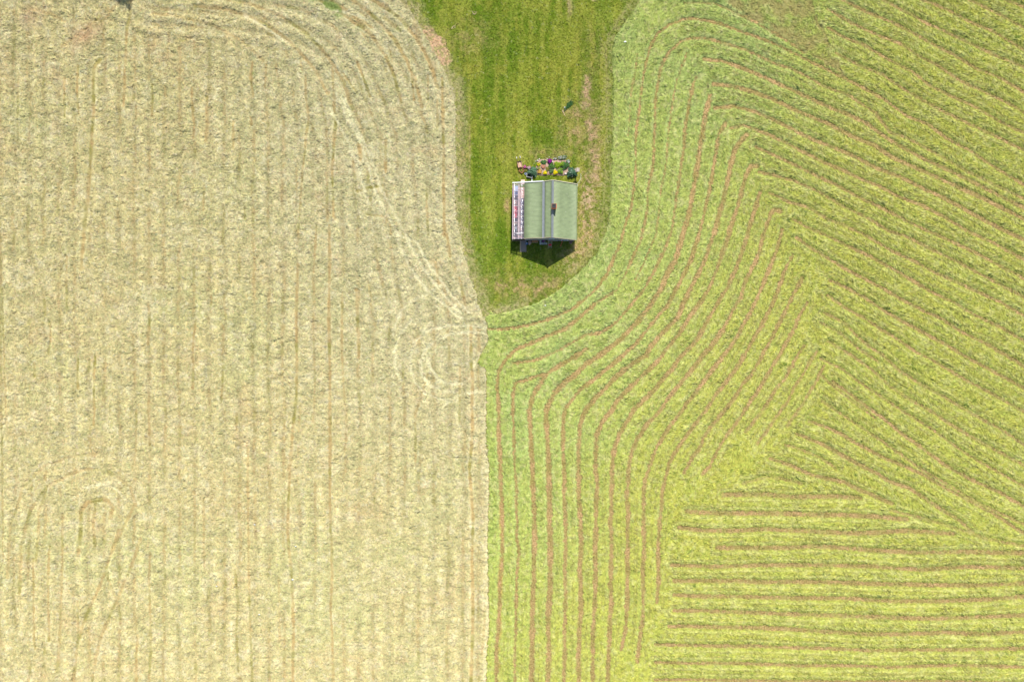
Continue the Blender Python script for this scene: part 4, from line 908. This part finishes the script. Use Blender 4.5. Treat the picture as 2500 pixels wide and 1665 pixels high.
# ladder leaning on the gable, with a red cloth over its rungs
p = at(1342.2, 606.5, 0); o = empty('ladder', (p.x, p.y, 0)); tag(o, 'weathered wooden ladder leaning against the shaded gable wall', 'ladder')
tp = Vector((.02, 1.28, 2.15))
for sx in (-.29, .29):
    mb = MB(); mb.bar((sx, 0, 0), (sx + tp.x, tp.y, tp.z), .055, .09); mb.build('rail', M_grey, o)
for k in range(7):
    t = .12 + k * .13; mb = MB(); mb.bar((-.29 + tp.x * t, tp.y * t, tp.z * t), (.29 + tp.x * t, tp.y * t, tp.z * t), .07, .03); mb.build('rung', M_palew if k < 3 else M_grey, o)
mb = MB(); t = .40
mb.box((0, tp.y * t, tp.z * t + .06), (.50, .30, .05), rx=R(15)); mb.blob((.12, tp.y * t - .02, tp.z * t + .12), (.12, .12, .1), 8); mb.blob((-.12, tp.y * t + .02, tp.z * t + .11), (.11, .13, .08), 9)
c = mb.build('cloth', M_red, smooth=False); c.location = (p.x, p.y, 0); tag(c, 'crumpled red cloth hung over the ladder rungs', 'cloth')
p = at(1368, 601.8, .02); q = at(1373.2, 588.5, .9); mb = MB(); mb.tube([(0, 0, .03), (q.x - p.x, q.y - p.y, .95)], [.05, .045], 10)
o = mb.build('pole', M_oran); o.location = (p.x, p.y, 0); tag(o, 'orange red pole leaning at a slant on the gable wall', 'pole')
mb = MB(); mb.lathe((0, 0, 0), [(.16, 0), (.24, .2), (.25, .34), (.20, .36), (.17, .2), (.12, .06)], 18); o = mb.build('basket', M_sack, smooth=False)
p = at(1393.6, 591.8, .3); o.location = (p.x, p.y, 0); tag(o, 'round beige wicker basket on the grass near the right gable corner', 'basket')
p = at(1348, 583.2, 1.6); mb = MB(); mb.box((0, 0, 0), (1.0, .05, .9)); mb.box((0, -.03, 0), (.04, .02, .86)); mb.box((0, -.03, 0), (.96, .02, .04))
o = mb.build('wall_panel', M_lblue, house); o.location = ((95.5 - HX) * S, wy0 - .05, 2.9)

# ------------------------------------------------------------------ garden above the cabin

bedp = [(1312, 391), (1322, 389), (1345, 391), (1372, 390), (1388, 392), (1391, 402), (1390, 418), (1386, 429), (1366, 430), (1345, 428), (1322, 430), (1309, 427), (1308, 410)]
V = []; mb = MB(); cb = at(1350, 410)
top = []
for i in range(52):
    t = i / 52 * len(bedp); k = int(t); f = t - k; a, b = bedp[k], bedp[(k + 1) % len(bedp)]
    q = at(a[0] * (1 - f) + b[0] * f + random.uniform(-.8, .8), a[1] * (1 - f) + b[1] * f + random.uniform(-.8, .8)); top.append((q.x - cb.x, q.y - cb.y))
rings = [(1.0, 0), (.97, .09), (.6, .14), (.2, .16)]
vs = []; fs = []; n = len(top)
for k_, z_ in rings:
    for x, y in top: vs.append((x * k_, y * k_, z_ + random.uniform(-.01, .01)))
for r_ in range(3):
    for i in range(n): fs.append((r_ * n + i, r_ * n + (i + 1) % n, (r_ + 1) * n + (i + 1) % n, (r_ + 1) * n + i))
fs.append(tuple(3 * n + i for i in range(n))); mb.add(vs, fs)
o = mb.build('flower_bed', M_soil, smooth=True); o.location = (cb.x, cb.y, 0); tag(o, 'raised bed of pinkish stony soil planted with flowers above the cabin', 'flower bed')
BZ = .1
plant(1300.7, 419, 11.5, 1.05, [(.08, .17, .08), (.14, .26, .15), (.20, .33, .20)], 'rounded grey green peony bush beside the black crate', None, name='shrub', cat='shrub', n=1500, ll=.26, lw=.09)
plant(1395.8, 421, 11.5, 1.0, [(.05, .13, .07), (.08, .2, .1), (.13, .26, .15)], 'rounded dark green bush between flower bed and bird feeder', F_white, .01, name='shrub', cat='shrub', n=1500, ll=.24, lw=.09)
P = lambda *a, **k: plant(*a, z=BZ, **k)
P(1342.5, 393.6, 5.4, .5, [(.2, .04, .16), (.16, .18, .06)], 'vivid purple flower clump at the top edge of the bed', F_pur, 1.6)
P(1361.5, 403, 8.5, .55, G_lime, 'lime green leafy clump in the middle of the flower bed')
P(1373, 402, 6.5, .55, G_lime + G_mid[:1], 'lime green clump just right of the middle lime clump')
P(1368, 418, 7.5, .45, G_lime[:2] + G_mid, 'yellowish green clump along the lower side of the bed')
P(1346.5, 406, 8, .5, G_mid, 'mid green leafy clump below the purple flowers')
P(1380, 404, 9, .65, G_dark + G_mid, 'tall dark green clump at the right end of the bed')
P(1327.5, 397, 6.5, .45, G_dark + G_mid, 'dark green clump at the upper left of the bed')
P(1346, 418, 6, .4, [(.12, .2, .08), (.2, .28, .14)], 'grey green low clump left of the big yellow flowers')
P(1355.8, 421.5, 5.6, .4, G_lime[:1], 'large bright yellow flower clump at the lower edge of the bed', F_yel, 1.8)
P(1331, 422.5, 4.6, .35, G_lime[2:], 'smaller yellow flower clump at the lower left of the bed', F_yel, 1.2)
P(1317.5, 420, 5, .3, G_olive, 'orange yellow flower clump at the lower left corner of the bed', [(.75, .5, .1), (.7, .4, .15)], .9)
P(1315, 402, 4.5, .3, G_olive + G_lime[:1], 'yellow green plant at the left end of the bed', F_yel, .25)
P(1315.5, 411.5, 4.2, .28, [(.38, .4, .12), (.45, .44, .2)], 'pale yellowish cushion plant midway down the left bed edge')
P(1326.3, 407.5, 5.0, .3, [(.4, .26, .15), (.25, .22, .08)], 'peach coloured flower clump left of centre in the bed', F_peach, 1.0)
P(1337, 413, 5, .3, G_olive, 'olive low plant in the left half of the bed')
P(1387, 395, 5, .4, G_mid, 'green plant with white flowers at the upper right bed corner', F_white, .2)
P(1368, 386, 7, .35, [(.13, .2, .05), (.2, .25, .08)], 'white flowering drift behind the top edge of the bed', F_white, .4, n=220, ry=5)
P(1378, 384, 7, .35, [(.11, .2, .04), (.17, .25, .07)], 'greener white flowering drift at the upper right outside the bed', F_white, .25, n=240, ry=6)
P(1355, 388, 7, .25, [(.15, .2, .05)], 'thin row of small white flowers left of the white drift', F_white, .3, n=110, ry=2.5)
plant(1281, 408, 4.5, .5, [(.2, .08, .1), (.1, .16, .05)], 'dark leaved plant with magenta flowers right of the handcart', F_pink, .3)
plant(1291.5, 410.5, 5, .55, [(.2, .08, .1), (.12, .16, .06)], 'pink flowered plant behind the grey green peony bush', F_pink + F_white, .35)
plant(1283.5, 417.5, 4.5, .4, G_olive + [(.12, .16, .04)], 'olive green plant between planter box and black crate')
for k, (x, y, r, d) in enumerate([(1312.6, 392.8, 2.2, 'at the top left bed corner'), (1316.8, 389, 1.9, 'outside the top left bed corner'), (1349.5, 396, 1.8, 'right of the purple flowers'), (1335.8, 388.5, 1.5, 'left above the purple flowers'), (1381, 425, 3.0, 'largest, at the lower right bed edge'),
                                 (1341, 383.5, 1.1, 'on the grass above the purple flowers'), (1334.5, 417, 1.9, 'among the yellow flowers'), (1404.4, 414.5, 1.6, 'by the bird feeder post'), (1308, 394, 1.3, 'outside the left bed edge')]):
    p = at(x, y, .1); mb = MB(); mb.blob((0, 0, r * S * .4), (r * S, r * S * .8, r * S), k + 20, .6, 9, 6, .35); o = mb.build('stone', M_stone, smooth=True)
    o.location = (p.x, p.y, .03 if k in (1, 5, 7, 8) else .1); tag(o, 'small pale edging stone, ' + d, 'stone', 'pale stones round the flower bed')

# handcart with white grips
p = at(1269, 402, .4); o = empty('handcart', (p.x, p.y, 0), R(12)); tag(o, 'wooden handcart with two white handle grips left of the flowers', 'handcart')
mb = MB()
for k in range(5): mb.box((-.28 + k * .14, 0, .42), (.12, .95, .03))
mb.build('tray_floor', M_deck, o)
mb = MB(); mb.box((-.36, 0, .52), (.04, 1.0, .2)); mb.box((.36, 0, .52), (.04, 1.0, .2)); mb.box((0, -.5, .52), (.76, .04, .2)); mb.build('tray_side', M_deck, o)
mb = MB(); mb.box((0, .5, .54), (.76, .05, .26)); mb.build('head_board', M_brown, o)
mb = MB(); mb.box((0, .05, .47), (.16, .8, .06)); mb.build('timber', M_palew, o)
for sx in (-1, 1):
    mb = MB(); mb.tube([(sx * .3, -.3, .38), (sx * .31, .5, .5), (sx * .31, 1.05, .66)], .025, 8); hd = mb.build('handle', M_brown, o)
    mb = MB(); mb.tube([(sx * .31, 1.02, .65), (sx * .31, 1.3, .73)], .06, 10); mb.build('grip', M_white, hd)
    mb = MB(); mb.box((sx * .3, .35, .2), (.05, .05, .4)); mb.build('leg', M_brown, o)
mb = MB()
prof = [(.14, -.04), (.22, -.05), (.24, 0), (.22, .05), (.14, .04)]
vs = []; fs = []
for i in range(18):
    t = i / 18 * 6.283
    for r_, x_ in prof: vs.append((x_, -.62 + r_ * math.cos(t), .24 + r_ * math.sin(t)))
for i in range(18):
    for k in range(5): fs.append((i * 5 + k, ((i + 1) % 18) * 5 + k, ((i + 1) % 18) * 5 + (k + 1) % 5, i * 5 + (k + 1) % 5))
mb.add(vs, fs); mb.box((0, -.62, .24), (.04, .30, .04)); mb.box((0, -.62, .24), (.04, .04, .30)); mb.box((0, -.62, .24), (.3, .04, .04)); mb.build('wheel', M_black, o)
# planter box
p = at(1273.5, 416.5, .3); o = empty('planter_box', (p.x, p.y, 0), R(-38)); tag(o, 'brown wooden planter box holding yellow green seedlings below the handcart', 'planter')
mb = MB(); mb.box((-.34, 0, .18), (.05, .72, .36)); mb.box((.34, 0, .18), (.05, .72, .36)); mb.box((0, -.335, .18), (.63, .05, .36)); mb.box((0, .335, .18), (.63, .05, .36)); mb.build('box_side', M_orangew, o)
mb = MB(); mb.box((0, 0, .14), (.6, .6, .2)); mb.build('soil', M_brown, o)
leafobj('foliage', o, 90, .24, .24, .24, .42, .06, .12, G_olive + G_lime[:1], 77)
# black crate
p = at(1293, 429, .3); o = empty('black_crate', (p.x, p.y, 0), R(-10)); tag(o, 'open black plastic crate with grey rim below the peony bush', 'crate')
mb = MB()
for a in ((-.46, 0, .04, .64), (.46, 0, .04, .64), (0, -.3, .88, .04), (0, .3, .88, .04)): mb.box((a[0], a[1], .2), (a[2], a[3], .36))
mb.box((0, 0, .04), (.9, .6, .04)); mb.build('crate_body', M_darkgap, o)
mb = MB()
for a in ((-.47, 0, .06, .68), (.47, 0, .06, .68), (0, -.31, .88, .06), (0, .31, .88, .06)): mb.box((a[0], a[1], .395), (a[2], a[3], .03))
mb.build('rim', M_steel, o)
mb = MB(); mb.lathe((0, 0, 0), [(.16, 0), (.17, .2), (.19, .2), (.19, .22), (.15, .22), (.14, .03)], 14); o = mb.build('bucket', M_lblue)
p = at(1283.3, 424.8, .15); o.location = (p.x, p.y, .02); tag(o, 'small blue grey bucket at the left end of the black crate', 'bucket')

# bird feeder on its post
p = at(1410, 416, 2.0); o = empty('bird_feeder', (p.x, p.y, 0)); tag(o, 'grey roofed bird feeder on a tall brown post right of the bushes', 'bird feeder')
mb = MB(); mb.bar((0, 0, 0), (0, 0, 1.95), .13); mb.build('post', M_brown, o)
mb = MB(); mb.box((0, 0, 1.95), (.46, .46, .04)); mb.build('tray', M_brown, o)
for sx in (-1, 1):
    for sy in (-1, 1):
        mb = MB(); mb.box((sx * .18, sy * .18, 2.08), (.03, .03, .24)); mb.build('corner_post', M_brown, o)
mb = MB(); mb.prism([(-.34, 2.17), (0, 2.4), (.34, 2.17), (.34, 2.2), (0, 2.44), (-.34, 2.2)], 'y', -.32, .32); rfb = mb.build('roof', M_grey, o)
mb = MB(); mb.box((0, 0, 2.445), (.07, .64, .03)); mb.build('ridge_strip', M_stone, rfb)
mb = MB(); pts = [at(a, b, .05) for a, b in ((1416.5, 424), (1418.6, 430), (1417.6, 436), (1414.5, 443), (1409.6, 449), (1410.5, 455))]
o0 = pts[0]; mb.tube([(q.x - o0.x, q.y - o0.y, .04) for q in pts], .03, 8); o = mb.build('garden_hose', M_hose, smooth=True); o.location = (o0.x, o0.y, .02)
tag(o, 'pale garden hose lying from the bird feeder to the roof corner', 'hose')

# elongated dark green shrub on the lawn, with its cut branch
p = at(1389, 256.5, .3); o = empty('shrub', (p.x, p.y, 0), R(48)); tag(o, 'elongated dark green low shrub alone on the lawn above the flower bed', 'shrub')
leafobj('foliage', o, 620, 1.15, .40, .03, .30, .07, .20, [(.05, .14, .045), (.07, .18, .06), (.11, .22, .06)], 55)
mb = MB(); mb.tube([(-1.4, -.05, .1), (-.4, 0, .14), (.9, .05, .16)], [.05, .04, .015]); mb.build('branch', M_bark, o)
mb = MB(); mb.blob((0, 0, .06), (.11, .14, .12), 40, .7, 9, 6); o = mb.build('stone', M_stone, smooth=True); p = at(1378.6, 263.6); o.location = (p.x, p.y, .05)
tag(o, 'white stone at the lower left tip of the dark lawn shrub', 'stone')
def twig(pts, r, label, seed):
    q0 = at(*pts[0]); mb = MB(); P3 = [at(*q) - q0 for q in pts]
    mb.tube([(v.x, v.y, .06 + .05 * math.sin(i)) for i, v in enumerate(P3)], [r * (1 - .7 * i / (len(P3) - 1)) for i in range(len(P3))], 6)
    for i in range(1, len(P3) - 1):
        v = P3[i]; a = random.Random(seed + i).uniform(0, 6.28); mb.tube([(v.x, v.y, .07), (v.x + .3 * math.cos(a), v.y + .3 * math.sin(a), .12)], [r * .5, r * .2], 5)
    o = mb.build('dry_branch', M_palew, smooth=True); o.location = (q0.x, q0.y, .02); tag(o, label, 'branch'); return o
twig([(1373.5, 268), (1373, 272), (1376, 277), (1378, 282), (1382, 285)], .07, 'curved bare orange brown branch below the dark lawn shrub', 1)
twig([(1153, 29), (1155, 34), (1159, 37), (1162.5, 34), (1160, 30), (1164, 29)], .05, 'bleached looped dry branch, the upper one on the upper left lawn', 5)
twig([(1103, 72), (1105.5, 67), (1110, 65), (1112, 69), (1107, 71)], .05, 'bleached looped dry branch, nearer the left field edge', 9)
for k, (x, y, r, d) in enumerate([(1526, 103, .17, 'white scrap of film on the mown grass near the top'), (1331.5, 746, .11, 'white scrap of film at the lower tip of the lawn'), (622, 1280, .10, 'white scrap of film on the hay, topmost of the five'),
                                 (722, 1333, .11, 'white scrap of film in the hay, rightmost of the five'), (529, 1430, .10, 'white scrap of film in the hay, leftmost of the five'), (633.5, 1499, .11, 'white scrap of film in the hay, lowest of the five'), (714.5, 1414, .14, 'long white scrap of film beside the dark hay line')]):
    p = at(x, y, .2); mb = MB(); mb.blob((0, 0, .03), (r * 1.3, r * .8, r * .5), k + 60, .6, 8, 5, .6); o = mb.build('plastic_scrap', M_white, smooth=True)
    o.location = (p.x, p.y, .27 if x < 1200 else .2); tag(o, d, 'litter', 'scraps of white film in the fields')

# ------------------------------------------------------------------ tree just above the frame; its shadow falls over the top edge of the hay
def tree(px, py, h, seed, label):
    p = at(px, py); o = empty('birch_tree', (p.x, p.y, 0)); tag(o, label, 'tree')
    rr = random.Random(seed); mb = MB(); mb.tube([(0, 0, -.05), (.05, 0, h * .3), (.12, .05, h * .6), (.1, .1, h * .93)], [.16, .12, .08, .02], 9)
    ends = []
    for k in range(11):
        z = h * (.28 + .055 * k); a = k * 2.4; L = h * .30 * (1 - .5 * k / 11) * rr.uniform(.8, 1.2)
        e = (math.cos(a) * L, math.sin(a) * L, z + L * .5); mb.tube([(.08, 0, z), (e[0] * .5, e[1] * .5, z + L * .3), e], [.05, .03, .01], 6); ends.append(e)
    mb.build('trunk', M_bark, o, smooth=True)
    Vs, Qs, Cs, off = [], [], [], 0
    for i, e in enumerate(ends + [(.1, .1, h * .93)]):
        V, Q, C_ = leafcloud(420, h * .13, h * .13, -h * .05, h * .09, .07, .11, G_mid + G_dark, seed + i)
        V = V + np.array(e); Vs.append(V); Qs.append(Q + off); Cs.append(C_); off += len(V)
    link('crown', npmesh('crown', np.concatenate(Vs), np.concatenate(Qs), np.concatenate(Cs)), o, M_leafA)
tree(318, -53, 5.0, 3, 'small leafy birch just beyond the top edge shading the hay')
tree(298, -55, 4.7, 9, 'second leafy birch beyond the top edge, left of the other')
